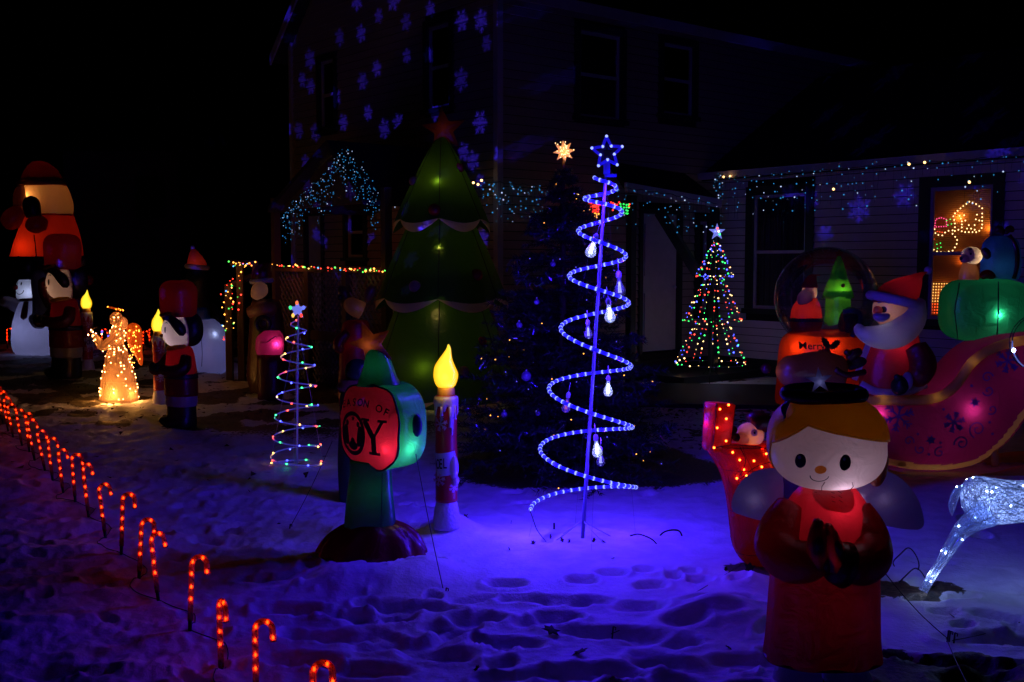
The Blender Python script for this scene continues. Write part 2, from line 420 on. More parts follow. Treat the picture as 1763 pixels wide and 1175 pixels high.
b1 = N.new('ShaderNodeBump'); b1.inputs['Strength'].default_value = .5; b1.inputs['Distance'].default_value = .012; L.new(n1.outputs['Fac'], b1.inputs['Height'])
b2 = N.new('ShaderNodeBump'); b2.inputs['Strength'].default_value = .35; b2.inputs['Distance'].default_value = .004; L.new(n3.outputs['Fac'], b2.inputs['Height']); L.new(b1.outputs[0], b2.inputs['Normal'])
L.new(b2.outputs[0], pb.inputs['Normal']); L.new(pb.outputs[0], out.inputs[0])
me = bpy.data.meshes.new('snow_lawn'); me.vertices.add(len(V)); me.vertices.foreach_set('co', V.ravel())
me.loops.add(len(Fq)*4); me.loops.foreach_set('vertex_index', Fq.ravel().astype(np.int32))
me.polygons.add(len(Fq)); me.polygons.foreach_set('loop_start', np.arange(len(Fq), dtype=np.int32)*4); me.polygons.foreach_set('loop_total', np.full(len(Fq), 4, np.int32))
me.update(calc_edges=True); me.polygons.foreach_set('use_smooth', [True]*len(Fq)); me.materials.append(M_snow)
a = me.attributes.new('bare', 'FLOAT', 'POINT'); a.data.foreach_set('value', bare(XX, YY).ravel())
lawn = bpy.data.objects.new('snow_lawn', me); COL.objects.link(lawn); lawn['kind'] = 'structure'
structure('ground', box((0, 60, -.6), (700, 700, .5)), M_snow)
def HT(x, y): return float(height(np.array([float(x)]), np.array([float(y)]))[0])

# ------------------------------------------------------------ the house
U = Vector((-.635, .772, 0)).normalized(); VV = Vector((-U.y*-1, 0, 0)); VV = Vector((U.y, -U.x, 0)).normalized()
C0 = Vector((-.16, 14.0, 0)); RZ = math.atan2(U.y, U.x)
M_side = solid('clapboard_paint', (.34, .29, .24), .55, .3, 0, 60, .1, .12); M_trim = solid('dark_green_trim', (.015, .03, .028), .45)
M_sash = solid('white_sash_paint', (.42, .42, .45), .5); M_roof = solid('roof_shingle', (.025, .025, .03), .9, .2, 0, 25, .6)
M_sheath = solid('shadow_line_sheathing', (.01, .01, .01), .9); M_in = solid('room_interior', (.06, .05, .05), .9); M_fascia = solid('fascia_paint', (.45, .44, .46), .5)  # sheathing blackened so the gaps between boards read as shadow lines
M_glass, nt, out = nodes('window_glass')
tr = nt.nodes.new('ShaderNodeBsdfTransparent'); tr.inputs[0].default_value = (.9, .92, .92, 1); gl = nt.nodes.new('ShaderNodeBsdfGlossy'); gl.inputs['Roughness'].default_value = .03
lw = nt.nodes.new('ShaderNodeLayerWeight'); lw.inputs[0].default_value = .25; ms = nt.nodes.new('ShaderNodeMixShader')
nt.links.new(lw.outputs['Fresnel'], ms.inputs[0]); nt.links.new(tr.outputs[0], ms.inputs[1]); nt.links.new(gl.outputs[0], ms.inputs[2]); nt.links.new(ms.outputs[0], out.inputs[0])
house = thing('house', 'dark two storey clapboard house with a lower wing behind the whole light display', 'house', C0, RZ)
# local frame: x along the gable wall (away, to the left), y = outward normal of the gable side (towards the camera)
board_me = mesh('siding_board', (np.array([[0, 0, 0], [1, 0, 0], [1, .03, 0], [0, .03, 0], [0, 0, .105], [1, 0, .105], [1, .010, .105], [0, .010, .105]]),
                                 [(0, 1, 2, 3), (4, 7, 6, 5), (3, 2, 6, 7), (0, 4, 5, 1), (0, 3, 7, 4), (1, 5, 6, 2)]), M_side, False)
M_wing = solid('lightened_wing_clapboard', (.62, .58, .58), .55, .3, 0, 60, .1, .12)  # same house paint, lightened to make up for weak light on the wing
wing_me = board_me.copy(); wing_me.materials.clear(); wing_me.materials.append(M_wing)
def wall(x, y, rz, length, z1, openings, label=None, thick=.12, bme=None):
    """returns the wall part; its own x runs along the wall, its y points out"""
    xs = sorted({0, length, *[o[0] for o in openings], *[o[1] for o in openings]}); gs = []
    for a, b in zip(xs[:-1], xs[1:]):
        z = 0
        for o in sorted([o for o in openings if o[0] <= a+1e-6 and o[1] >= b-1e-6], key=lambda o: o[2]):
            if o[2] > z: gs.append(box(((a+b)/2, -thick/2, (z+o[2])/2), (b-a, thick, o[2]-z)))
            z = o[3]
        gs.append(box(((a+b)/2, -thick/2, (z+z1)/2), (b-a, thick, z1-z)))
    wp = part('wall', join(*gs), M_sheath, house, smooth=False, label=label); wp.location = (x, y, 0); wp.rotation_euler = (0, 0, rz)
    z = .25
    while z < z1-.06:
        segs = [(0, length)]
        for o in openings:
            if o[2]-.115 < z < o[3]: segs = [q for a, b in segs for q in ((a, min(b, o[0])), (max(a, o[1]), b)) if q[1]-q[0] > .03]
        for a, b in segs:
            o = bpy.data.objects.new('siding_board', bme or board_me); COL.objects.link(o); o.parent = wp; o.location = (a, .002, z); o.scale = (b-a, 1, 1)
        z += .115
    f = part('foundation', box((length/2, .012, .125), (length, .02, .25)), M_iron, wp, smooth=False)
    return wp
def window(wp_xyr, x0, x1, z0, z1, trimw=.1, rail=.5, backing=True, label=None):
    x, y, rz = wp_xyr; cx, cz = (x0+x1)/2, (z0+z1)/2; w_, h_ = x1-x0, z1-z0; t = trimw
    gs = [box((x0+t/2, .02, cz), (t, .06, h_)), box((x1-t/2, .02, cz), (t, .06, h_)), box((cx, .023, z1-t/2), (w_-2*t, .066, t)), box((cx, .03, z0+t*.3), (w_+.06, .1, t*.6))]
    wn_ = part('window', join(*gs), M_trim, house, smooth=False, label=label); wn_.location = (x, y, 0); wn_.rotation_euler = (0, 0, rz)
    a0, a1, b0, b1 = x0+t, x1-t, z0+t*.6, z1-t; s = .045; mz = b0+(b1-b0)*rail
    gs = [box((a0+s/2, -.01, (b0+b1)/2), (s, .03, b1-b0)), box((a1-s/2, -.01, (b0+b1)/2), (s, .03, b1-b0)), box((cx, -.012, b1-s/2), (a1-a0-2*s, .03, s)),
          box((cx, -.012, b0+s/2), (a1-a0-2*s, .03, s)), box((cx, -.012, mz), (a1-a0-2*s, .034, s))]
    part('sash', join(*gs), M_sash, wn_, smooth=False)
    for q0, q1 in ((b0+s, mz-s/2), (mz+s/2, b1-s)):
        part('pane', box((cx, -.02, (q0+q1)/2), (a1-a0-2*s, .004, q1-q0)), M_glass, wn_, smooth=False)
    if backing: part('curtain', join(*[tube([(a0+.02+i*.05, -.09-.012*(i % 2), b0), (a0+.02+i*.05, -.09-.012*(i % 2), b1)], .027, 6) for i in range(int((a1-a0)/.05))]), M_in, wn_)
    return wn_, (a0, a1, b0, b1)
LG = 5.47; LB = 11.0; LW = 8.0
gop = [(.94, 1.64, 3.73, 5.0), (4.0, 4.62, 3.73, 4.95), (3.17, 3.85, 1.7, 2.62), (4.47, 5.1, .75, 2.5)]
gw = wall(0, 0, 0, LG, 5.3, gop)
for o in gop[:3]: window((0, 0, 0), o[0], o[1], o[2], o[3], .09)
# wall B: local: starts at C0+LB*v, runs back to C0.  In house coords v = -y
RB = PI/2
bop = [(LB-2.25, LB-1.27, 3.6, 4.92), (LB-3.77, LB-2.92, 3.78, 4.96), (LB-3.45, LB-2.55, .35, 2.45), (LB-4.15, LB-3.75, .9, 2.4)]
# wall B shows only to 6.9 m; its x axis points to +y of the house, its outward side to -x
wb = wall(0, -LB, PI/2, LB, 5.3, bop)
for o in (bop[0], bop[1], bop[3]): window((0, -LB, PI/2), o[0], o[1], o[2], o[3], .1)
# wing
SI = 4.29
WY = -SI; WX0 = -LW
def wt(t): return LW-t
wop = [(wt(1.776), wt(.586), .92, 2.8), (wt(4.5), wt(3.38), .87, 2.78)]
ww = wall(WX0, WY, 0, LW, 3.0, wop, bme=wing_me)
w1, _ = window((WX0, WY, 0), *wop[0], .13)
w2, wr = window((WX0, WY, 0), *wop[1], .14, backing=False, label='window glowing orange with lit decorations inside')
# end walls and backs so that the house is solid from the side
part('rear_wall', join(box((LG/2, -LB, 2.6), (LG, .12, 5.2)), box((LG, -LB/2, 2.6), (.12, LB, 5.2)), box((-LW, WY-2.5, 1.45), (.12, 5, 2.9)), box((-LW/2, WY-5, 1.45), (LW, .12, 2.9))), M_side, house, smooth=False)
# roofs
def slab(p, q, r, s_, th):
    """a slab with corners p,q,r,s and thickness th downwards"""
    P = np.array([p, q, r, s_], float); return (np.vstack([P, P-[0, 0, th]]), [(0, 1, 2, 3), (7, 6, 5, 4), (0, 4, 5, 1), (1, 5, 6, 2), (2, 6, 7, 3), (3, 7, 4, 0)])
PK = 7.9; ov = .3; mid = LG/2; sl = (PK-5.3)/mid
rf = part('roof', join(slab((-ov, .25, 5.38-ov*sl), (-ov, -LB-.25, 5.38-ov*sl), (mid, -LB-.25, PK+.08), (mid, .25, PK+.08), .1),
                  slab((LG+ov, .25, 5.38-ov*sl), (mid, .25, PK+.081), (mid, -LB-.25, PK+.081), (LG+ov, -LB-.25, 5.38-ov*sl), .1)), M_roof, house, smooth=False)
part('rake_board', join(slab((-ov, .27, 5.4-ov*sl), (-ov, .24, 5.4-ov*sl), (mid, .24, PK+.1), (mid, .27, PK+.1), .16), slab((LG+ov, .27, 5.4-ov*sl), (mid, .27, PK+.1), (mid, .24, PK+.1), (LG+ov, .24, 5.4-ov*sl), .16)), M_sash, house, smooth=False)
part('eave_board', box((-ov-.02, -LB/2, 5.38-ov*sl-.07), (.03, LB+.4, .14)), M_sash, house, smooth=False)
gv = (np.array([[0, 0, 5.3], [LG, 0, 5.3], [mid, 0, PK], [0, -.12, 5.3], [LG, -.12, 5.3], [mid, -.12, PK]]), [(0, 1, 2), (5, 4, 3), (0, 3, 4, 1), (1, 4, 5, 2), (2, 5, 3, 0)])
gp = part('gable', gv, M_side, house, smooth=False)
z = 5.3; gs = []
while z < PK-.15:
    i_ = (z-5.3+.12)/sl; gs.append((np.array([[i_, .002, z], [LG-i_, .002, z], [LG-i_, .024, z], [i_, .024, z], [i_, .002, z+.12], [LG-i_, .002, z+.12], [LG-i_, .008, z+.12], [i_, .008, z+.12]]),
               [(0, 1, 2, 3), (4, 7, 6, 5), (3, 2, 6, 7), (0, 4, 5, 1), (0, 3, 7, 4), (1, 5, 6, 2)])); z += .115
part('siding', join(*gs), M_side, gp, smooth=False, kind='stuff')
part('roof', join(slab((.0, WY+.4, 3.0), (-LW-.3, WY+.4, 3.0), (-LW-.3, WY-2.5, 4.75), (.0, WY-2.5, 4.75), .1),
                  slab((.0, WY-5.3, 2.9), (.0, WY-2.5, 4.751), (-LW-.3, WY-2.5, 4.751), (-LW-.3, WY-5.3, 2.9), .1)), M_roof, house, smooth=False, label='low roof of the wing')
gt = part('gutter', join(box((-LW/2, WY+.43, 2.97), (LW+.3, .09, .1)), box((-LW/2, WY+.2, 2.92), (LW+.2, .36, .02))), M_fascia, house, smooth=False)
for _x in (.012, LG+.01): part('corner_board', box((_x, .012, 2.65), (.09, .09, 5.3)), M_sash, house, smooth=False)
# door of the gable side and the porch door with its steps
def door(x, y, rz, x0, x1, z0, z1):
    cx = (x0+x1)/2; w_ = x1-x0; h = z1-z0
    d = part('door', join(box((cx, -.03, (z0+z1)/2), (w_-.1, .04, h-.06)), box((cx, -.005, z0+h*.72), (w_-.3, .02, h*.36)), box((cx, -.005, z0+h*.25), (w_-.3, .02, h*.34))), M_sash, house, smooth=False)
    d.location = (x, y, 0); d.rotation_euler = (0, 0, rz)
    part('door_frame', join(box((x0+.03, .02, (z0+z1)/2), (.07, .07, h)), box((x1-.03, .02, (z0+z1)/2), (.07, .07, h)), box((cx, .022, z1-.03), (w_-.13, .072, .07))), M_trim, d, smooth=False)
    part('handle', ell((x0+.14, .03, z0+h*.46), (.03, .03, .03), 10, 8), M_fascia, d)
door(0, 0, 0, *gop[3]); door(0, -LB, PI/2, *bop[2])
# porch in the inner corner: sloping roof edge, posts, diagonal brace, platform
def loc(p): q = p-C0; return (q.dot(U), q.dot(-VV), q.z)
A_ = loc(Wp(1075, 314, 14.9)); B_ = loc(Wp(1238, 343, 15.6))
pr = part('porch_roof', slab((A_[0], A_[1], A_[2]), (B_[0], B_[1], B_[2]), (-.1, B_[1], B_[2]+.4), (-.1, A_[1], A_[2]+.3), .1), M_roof, house, smooth=False)
part('beam', slab((A_[0], A_[1], A_[2]-.005), (B_[0], B_[1], B_[2]-.005), (B_[0]-.05, B_[1], B_[2]-.005), (A_[0]-.05, A_[1], A_[2]-.005), .12), M_fascia, pr, smooth=False)
for px in (1092, 1236):
    q = loc(Wp(px, 330, 14.9 if px < 1100 else 15.6)); part('porch_post', box((q[0]+.05, q[1], 1.3), (.1, .1, 2.6 if px < 1100 else 2.5)), M_trim, house, smooth=False)
a_, b_ = loc(Wp(1135, 365, 15.3)), loc(Wp(1200, 470, 15.55)); part('brace', tube([a_, b_], .09, 4), M_trim, house, smooth=False)
part('porch_floor', box((-.5, -3.35, .05), (1.0, 1.8, .1)), M_iron, house, smooth=False)
# gable-side porch: deck, lattice, gabled canopy
dk = thing('side_porch', 'lattice skirted side porch with small gabled canopy left of the big inflatable tree', 'porch', C0, RZ)
M_lat = solid('lattice_paint', (.2, .19, .2), .6); M_deck = solid('deck_wood', (.08, .05, .035), .7)
part('deck', box((1.8, .77, .72), (3.0, 1.5, .08)), M_deck, dk, smooth=False)
part('rail', join(box((1.8, 1.5, 1.58), (3.0, .09, .05)), box((1.8, 1.5, .68), (3.0, .05, .1))), M_deck, dk, smooth=False)
for x in (.35, 1.3, 2.3, 3.25): part('post', box((x, 1.5, 1.3 if x in (.35, 3.25) else .8), (.1, .1, 2.6 if x in (.35, 3.25) else 1.56)), M_deck, dk, smooth=False)
gs = []
for zz0, zz1 in ((.05, .62), (.75, 1.54)):
    h = zz1-zz0
    for k in range(int(2.9/.11)+8):
        for sg in (1, -1):
            x0 = .4+k*.11-(h if sg > 0 else 0); P0 = [x0, zz0]; P1 = [x0+h, zz1]
            if sg < 0: P0 = [x0, zz1]; P1 = [x0+h, zz0]
            pts = []
            for tt in np.linspace(0, 1, 13):
                x = P0[0]+(P1[0]-P0[0])*tt
                if .4 < x < 3.2: pts.append((x, 1.47+.012*sg, P0[1]+(P1[1]-P0[1])*tt))
            if len(pts) > 1: gs.append(tube([pts[0], pts[-1]], .014, 4))
part('lattice', join(*gs), M_lat, dk, smooth=False, kind='stuff')
cz = 3.12
part('canopy_roof', join(slab((.45, 1.75, 2.45), (.45, 0, 2.45), (1.35, 0, cz+.12), (1.35, 1.75, cz+.12), .07), slab((3.0, 1.75, 2.45), (1.35, 1.75, cz+.121), (1.35, 0, cz+.121), (3.0, 0, 2.45), .07)), M_roof, dk, smooth=False)
part('canopy_front', (np.array([[.55, 1.6, 2.42], [2.9, 1.6, 2.42], [1.35, 1.6, cz], [.55, 1.55, 2.42], [2.9, 1.55, 2.42], [1.35, 1.55, cz]]), [(0, 1, 2), (5, 4, 3), (0, 3, 4, 1), (1, 4, 5, 2), (2, 5, 3, 0)]), M_deck, dk, smooth=False)
# stair railing with posts at the left end
sr = thing('stair_railing', 'wooden stair railing wrapped in red and amber lights left of the lattice porch', 'railing', Wp(412, ZY(15.4), 15.4))
O_ = Wp(412, ZY(15.4), 15.4)
def rel(px, py, Y=15.4, o=None): q = Wp(px, py, Y)-(O_ if o is None else o); return (q.x, q.y, q.z)
for px, py in ((393, 490), (413, 452), (440, 455)):
    t_ = rel(px, py, 15.4 if px < 430 else 15.6); part('post', box((t_[0], t_[1], t_[2]/2), (.09, .09, t_[2])), M_deck, sr, smooth=False)
part('handrail', join(tube([rel(388, 496), rel(442, 472, 15.6)], .045, 4), tube([rel(396, 453), rel(444, 455, 15.6)], .045, 4)), M_deck, sr, smooth=False)
# walkway in front of the porch
wk0 = Wp(1010, 690, 13.6)
M_walk = solid('wet_walkway', (.007, .007, .009), .6, .3, 0, 40, .4)
wg = slab((1.0, 12.5, .055), (9.5, 11.6, .055), (9.5, 13.6, .055), (1.0, 14.7, .055), .25)
structure('walkway', wg, M_walk)
# ------------------------------------------------------------ neighbour house seen as a faint shape far left
nb = thing('neighbour_house', 'barely visible dark house behind the lawn between giant inflatable and hat', 'house', Wp(215, ZY(34), 34))
part('wall', box((0, 3, 2.6), (3.6, 6, 5.2)), solid('far_siding', (.12, .11, .13), .8), nb, smooth=False)
part('roof', join(slab((-2, -.3, 5.2), (2, -.3, 5.2), (2, 3, 7), (-2, 3, 7), .12), slab((-2, 6.3, 5.2), (-2, 3, 7.001), (2, 3, 7.001), (2, 6.3, 5.2), .12)), M_roof, nb, smooth=False)
wq = part('window', join(box((.9, -.02, 3.7), (.9, .06, 1.3))), M_trim, nb, smooth=False); part('pane', box((.9, -.06, 3.7), (.7, .02, 1.1)), M_glass, wq, smooth=False)

# ------------------------------------------------------------ snowflake projector
PJ = Vector((-7.0, 6.0, .45))
pj = thing('snowflake_projector', 'small black projector on a ground spike left of the candy cane row', 'projector', (PJ.x, PJ.y, 0))
part('housing', xf(_lathe([(.0, .04), (.01, .05), (.1, .05), (.105, .044)], 20), (0, -.06, PJ.z), 0, -PI/2+math.radians(14)), M_black, pj)
part('spike', tube([(0, -.03, -.05), (0, -.03, PJ.z-.05)], .008, 6), M_iron, pj)
ld = bpy.data.lights.new('bulb_light', 'SPOT'); ld.energy = 1; ld.spot_size = math.radians(100); ld.spot_blend = .15; ld.shadow_soft_size = .004
lo = bpy.data.objects.new('bulb_light', ld); COL.objects.link(lo); lo.parent = pj; lo.location = (0, .06, PJ.z)
aim = Vector((.3, 13.8, 3.4))-PJ; lo.rotation_euler = aim.to_track_quat('-Z', 'Y').to_euler()
ld.use_nodes = True; nt = ld.node_tree; N = nt.nodes; L = nt.links; N.clear()
out = N.new('ShaderNodeOutputLight'); em = N.new('ShaderNodeEmission'); L.new(em.outputs[0], out.inputs[0]); em.inputs[0].default_value = (.05, .025, 1, 1)
tc = N.new('ShaderNodeTexCoord'); sx = N.new('ShaderNodeSeparateXYZ'); L.new(tc.outputs['Normal'], sx.inputs[0])
def mth(op, a, b=None, c=None):
    n = N.new('ShaderNodeMath'); n.operation = op
    for i, q in enumerate((a, b, c)):
        if q is None: continue
        if isinstance(q, (int, float)): n.inputs[i].default_value = q
        else: L.new(q, n.inputs[i])
    return n.outputs[0]
gx = mth('DIVIDE', sx.outputs[0], sx.outputs[2]); gy = mth('DIVIDE', sx.outputs[1], sx.outputs[2])
cb = N.new('ShaderNodeCombineXYZ'); L.new(gx, cb.inputs[0]); L.new(gy, cb.inputs[1])
vo = N.new('ShaderNodeTexVoronoi'); vo.voronoi_dimensions = '2D'; vo.inputs['Scale'].default_value = 19.5; vo.inputs['Randomness'].default_value = .75
L.new(cb.outputs[0], vo.inputs['Vector'])
vs = N.new('ShaderNodeVectorMath'); vs.operation = 'SUBTRACT'; L.new(cb.outputs[0], vs.inputs[0])
L.new(vo.outputs['Position'], vs.inputs[1])
s2 = N.new('ShaderNodeSeparateXYZ'); L.new(vs.outputs[0], s2.inputs[0]); s3 = N.new('ShaderNodeSeparateXYZ'); L.new(vo.outputs['Color'], s3.inputs[0])
Rf = mth('MULTIPLY_ADD', s3.outputs[1], .005, .0095)
ux = mth('DIVIDE', s2.outputs[0], Rf); uy = mth('DIVIDE', s2.outputs[1], Rf)
r_ = mth('SQRT', mth('ADD', mth('MULTIPLY', ux, ux), mth('MULTIPLY', uy, uy)))
th = mth('ADD', mth('ARCTAN2', uy, ux), mth('MULTIPLY', s3.outputs[0], 6.28))
fo = mth('ABSOLUTE', mth('SUBTRACT', mth('FLOORED_MODULO', th, PI/3), PI/6))
uu = mth('MULTIPLY', r_, mth('COSINE', fo)); wv = mth('MULTIPLY', r_, mth('SINE', fo))
def lt(x, t, s=.07): # soft less-than
    n = N.new('ShaderNodeMapRange'); n.inputs[1].default_value = t+s; n.inputs[2].default_value = t-s; L.new(x, n.inputs[0]); return n.outputs[0]
arm = mth('MULTIPLY', lt(wv, .075, .04), lt(r_, 1, .1))
def br(c, ln): return mth('MULTIPLY', lt(mth('ABSOLUTE', mth('SUBTRACT', mth('SUBTRACT', uu, mth('MULTIPLY', wv, .8)), c)), .06, .035), lt(wv, ln, .04))
fl = mth('MAXIMUM', mth('MAXIMUM', arm, br(.28, .3)), mth('MAXIMUM', br(.58, .28), lt(r_, .17, .05)))
PROJ_POWER = 3800.0
fl = mth('MULTIPLY', fl, lt(gy, .16, .008))
L.new(mth('MULTIPLY', fl, mth('MULTIPLY_ADD', s3.outputs[2], .7, .5)), em.inputs[1]); ld.energy = PROJ_POWER
# ------------------------------------------------------------ light colours
E_blue = glow('blue_led', (.26, .33, 1.0), 1.9, False); E_warm = glow('warm_led', (1, .42, .12), 26); E_warmS = glow('warm_mini_bulb', (1, .5, .16), 5, False)
E_ice = glow('icicle_led', (.03, .26, .6), .85, False); E_red = glow('red_led', (1, .12, .012), 15); E_redS = glow('red_mini_bulb', (1, .07, .02), 2.5, False)
E_white = glow('cool_white_led', (.45, .58, 1), 40); E_greenS = glow('green_mini_bulb', (.03, .9, .12), 1.6, False); E_amberS = glow('amber_mini_bulb', (1, .38, .05), 3, False)
E_blueS = glow('blue_mini_bulb', (.06, .08, 1), 2.5, False); E_fil = glow('filament', (.75, .85, 1), 14); E_spark = glow('blue_tinsel_led', (.12, .1, 1), 1.2, False)
MC = [('red', glow('multi_red', (1, .05, .03), 6)), ('green', glow('multi_green', (.03, .8, .12), 5)), ('blue', glow('multi_blue', (.05, .07, 1), 9)), ('yellow', glow('multi_yellow', (1, .62, .22), 6))]
def place(px, Y, z=None): p = Wp(px, ZY(Y), Y); p.z = 0; return p

# ------------------------------------------------------------ blue rope-light spiral tree
Y = 6.52; s = Y/FOC; o = place(1003, Y)
t = thing('spiral_tree', 'tall bright blue rope light spiral tree with a star on a leaning pole', 'spiral tree', o)
def axis(z): return z*.0574
part('pole', tube([(axis(z), 0, z) for z in (-6, 200, 420, 650)], [3.4, 3.2, 2.8, 2.6], 10), solid('spiral_pole', (.22, .22, .4), .4), t, s)
keys = [(180, 628, 19), (360, 610, 20), (540, 592, 34), (720, 568, 32), (900, 537, 41), (1080, 493, 44), (1260, 460, 52), (1440, 412, 54), (1620, 370, 61), (1800, 303, 65),
        (1980, 265, 75), (2160, 197, 74), (2340, 160, 84), (2520, 92, 87), (2700, 52, 94)]
K = np.array(keys, float); sp = []
Kx = interp(K, 600)
for ph, z, r in Kx:
    a = math.radians(ph); sp.append((axis(z)+r*math.cos(a), r*math.sin(a), z+ (0 if z > 60 else 0)))
SP = np.array(sp)
M_rope = clear('clear_rope', (.12, .1, .8), .55, .12, .2, .15, (.03, .018, 1), .24)
part('rope_light', tube(SP, 3.1, 8), M_rope, t, s)
d = np.concatenate([[0], np.cumsum(np.linalg.norm(np.diff(SP, axis=0), axis=1))])
led = np.array([[np.interp(q, d, SP[:, k]) for k in range(3)] for q in np.arange(4, d[-1], 15.5)])
part('led_bulbs', balls(led, 3.5), E_blue, t, s, kind='stuff')
st = starpts(27, 12.5, 5, PI/2+.05, (axis(672), 670)); stp = []
for i in range(10):
    a, b = np.array(st[i]), np.array(st[(i+1) % 10]); stp += [a+(b-a)*q for q in (0, .33, .66)]
sto = part('star', tube([(p[0], -2, p[1]) for p in stp], 2.6, 8, closed=True), M_rope, t, s)
st2 = starpts(13, 6, 5, PI/2+.05, (axis(672), 670))
part('star_lining', tube([(p[0], -1, p[1]) for p in st2], .9, 5, closed=True), solid('blue_plastic', (.05, .05, .4), .4), sto, s)
part('led_bulbs', balls([(p[0], -3.2, p[1]) for p in stp[::3]], 2.6), E_blue, sto, s, kind='stuff')
part('bracket', join(box((axis(648)+1, 0, 644), (11, 5, 22)), box((axis(640)+8, 0, 631), (20, 6, 5))), M_rope, t, s)
for k, a in enumerate((.4, 2.2, 3.6, 5.4)):
    part('foot', tube([(0, 0, 34), (30*math.cos(a), 24*math.sin(a), 15), (62*math.cos(a), 46*math.sin(a), -3)], 1.0, 5), M_whitewire, t, s)
for a in (.1, 1.65, 3.2, 4.8):
    part('guy_string', tube([(axis(630), 0, 630), (94*math.cos(a), 94*math.sin(a), 5)], .16, 4), M_cord, t, s)
part('cable', tube(interp([(-92, 4, 50), (-88, -3, 40), (-80, -14, 20), (-66, -26, 4), (-64, -34, 1)], 20), .8, 5), M_cord, t, s)
for q in range(30, 600, 38):
    p = SP[q]; lamp(t, tuple(p+np.array([0, 0, -4])), (.045, .008, 1), 8.5, s, 0)
lamp(t, tuple(SP[-1]+np.array([-14, 14, 26])), (.035, .012, 1), 15, s, 0)
# glass bulbs hung from the coils
M_bulb = clear('bulb_glass', (.95, .97, 1), .78, .3, .1, .03); M_cap = solid('bulb_cap', (.45, .42, .6), .4)
def bulb_mesh(px, py, Yb, lit, tilt, label, size=1.0, wire=20, tint=None):
    p = Wp(px, py, Yb); b = thing('glass_bulb', label, 'light bulb', p, 0, 'glass bulbs hung on the blue spiral', 0, tilt); ss = Yb/FOC*size
    part('glass', _lathe([(-13, .5), (-12.5, 4), (-10, 7.6), (-6, 9.6), (-2, 9.6), (3, 7.8), (9, 5), (15, 3.6), (19, 3.4)], 18), clear('lit_bulb_glass', (.9, .93, 1), .75, .35, .1, .03, (.3, .36, .6), .16) if lit == 1 else M_bulb, b, ss)
    part('cap', _lathe([(18, 3.9), (20, 4.4), (25, 4.6), (28, 3.6), (30, 1.5)], 14), M_cap, b, ss)
    f = []
    for k in range(7):
        q = k*2*PI/7; f.append(tube([(1.2*math.cos(q), 1.2*math.sin(q), 12), (2.6*math.cos(q+.5), 2.6*math.sin(q+.5), -6)], .42 if lit else .3, 4))
    part('filament', join(*f), E_fil if lit == 1 else (tint or glow('dim_filament', (.5, .55, 1), 1.6, False)), b, ss)
    if lit == 1: lamp(b, (0, -1, 2), (.7, .8, 1), .07, ss, 0)
    part('hanger', tube([(0, 0, 30), (0, 0, 30+wire)], .5, 4), M_whitewire, b, ss)
bulb_mesh(1018, 431, 6.42, 1, .32, 'bright glass bulb hanging highest inside the blue spiral, left of the pole')
bulb_mesh(1067, 498, 6.75, 2, -.08, 'clear ribbed glass bulb hanging upper right of the pole under the fourth coil', 1.05)
bulb_mesh(1050, 543, 6.4, 1, -.12, 'bright glass bulb on the fifth coil, just right of the pole')
bulb_mesh(1013, 574, 6.7, 2, -.06, 'dim glass bulb left of the pole beneath the fifth coil', .8)
bulb_mesh(1047, 672, 6.5, 1, 0, 'bright glass bulb hanging straight down right of the pole at middle height', .85)
bulb_mesh(975, 700, 6.6, 2, .16, 'unlit orange tinged glass bulb far left of the pole', .85, tint=glow('orange_filament', (1, .2, .04), .6, False))
bulb_mesh(1028, 776, 6.4, 1, -.1, 'bright round glass bulb hanging lowest in front near the pole', .95)
bulb_mesh(1034, 793, 6.8, 2, 0, 'faint glass bulb tucked behind the lowest bright one', .8)

# ------------------------------------------------------------ candy cane lights
def cane_path():
    P = [(0, 0, .05), (0, 0, .12), (0, 0, .2), (0, 0, .28), (0, 0, .306)]
    for k in range(1, 13): a = PI-k*PI/12; P.append((.033+.033*math.cos(a), 0, .306+.036*math.sin(a)))
    P += [(.067, 0, .285), (.069, 0, .262)]
    return np.array(P)
M_cane, nt, out = nodes('striped_cane_plastic'); N = nt.nodes; L = nt.links
tc = N.new('ShaderNodeTexCoord'); wv_ = N.new('ShaderNodeTexWave'); wv_.bands_direction = 'DIAGONAL'; wv_.inputs['Scale'].default_value = 16; wv_.inputs['Distortion'].default_value = .6
L.new(tc.outputs['Object'], wv_.inputs['Vector'])
rp = N.new('ShaderNodeValToRGB'); rp.color_ramp.elements[0].position = .42; rp.color_ramp.elements[1].position = .5
rp.color_ramp.elements[0].color = (.45, .008, .006, 1); rp.color_ramp.elements[1].color = (.75, .16, .12, 1); L.new(wv_.outputs['Fac'], rp.inputs[0])
tr = N.new('ShaderNodeBsdfTransparent'); tr.inputs[0].default_value = (.9, .25, .14, 1); tl = N.new('ShaderNodeBsdfTranslucent'); L.new(rp.outputs[0], tl.inputs[0])
df = N.new('ShaderNodeBsdfDiffuse'); L.new(rp.outputs[0], df.inputs[0]); gl = N.new('ShaderNodeBsdfGlossy'); gl.inputs['Roughness'].default_value = .12
m0 = N.new('ShaderNodeMixShader'); m0.inputs[0].default_value = .35; L.new(tl.outputs[0], m0.inputs[1]); L.new(df.outputs[0], m0.inputs[2])
m1 = N.new('ShaderNodeMixShader'); m1.inputs[0].default_value = .38; L.new(tr.outputs[0], m1.inputs[1]); L.new(m0.outputs[0], m1.inputs[2])
m2 = N.new('ShaderNodeMixShader'); m2.inputs[0].default_value = .1; L.new(m1.outputs[0], m2.inputs[1]); L.new(gl.outputs[0], m2.inputs[2]); L.new(m2.outputs[0], out.inputs[0])
CP = cane_path(); dd = np.concatenate([[0], np.cumsum(np.linalg.norm(np.diff(CP, axis=0), axis=1))])
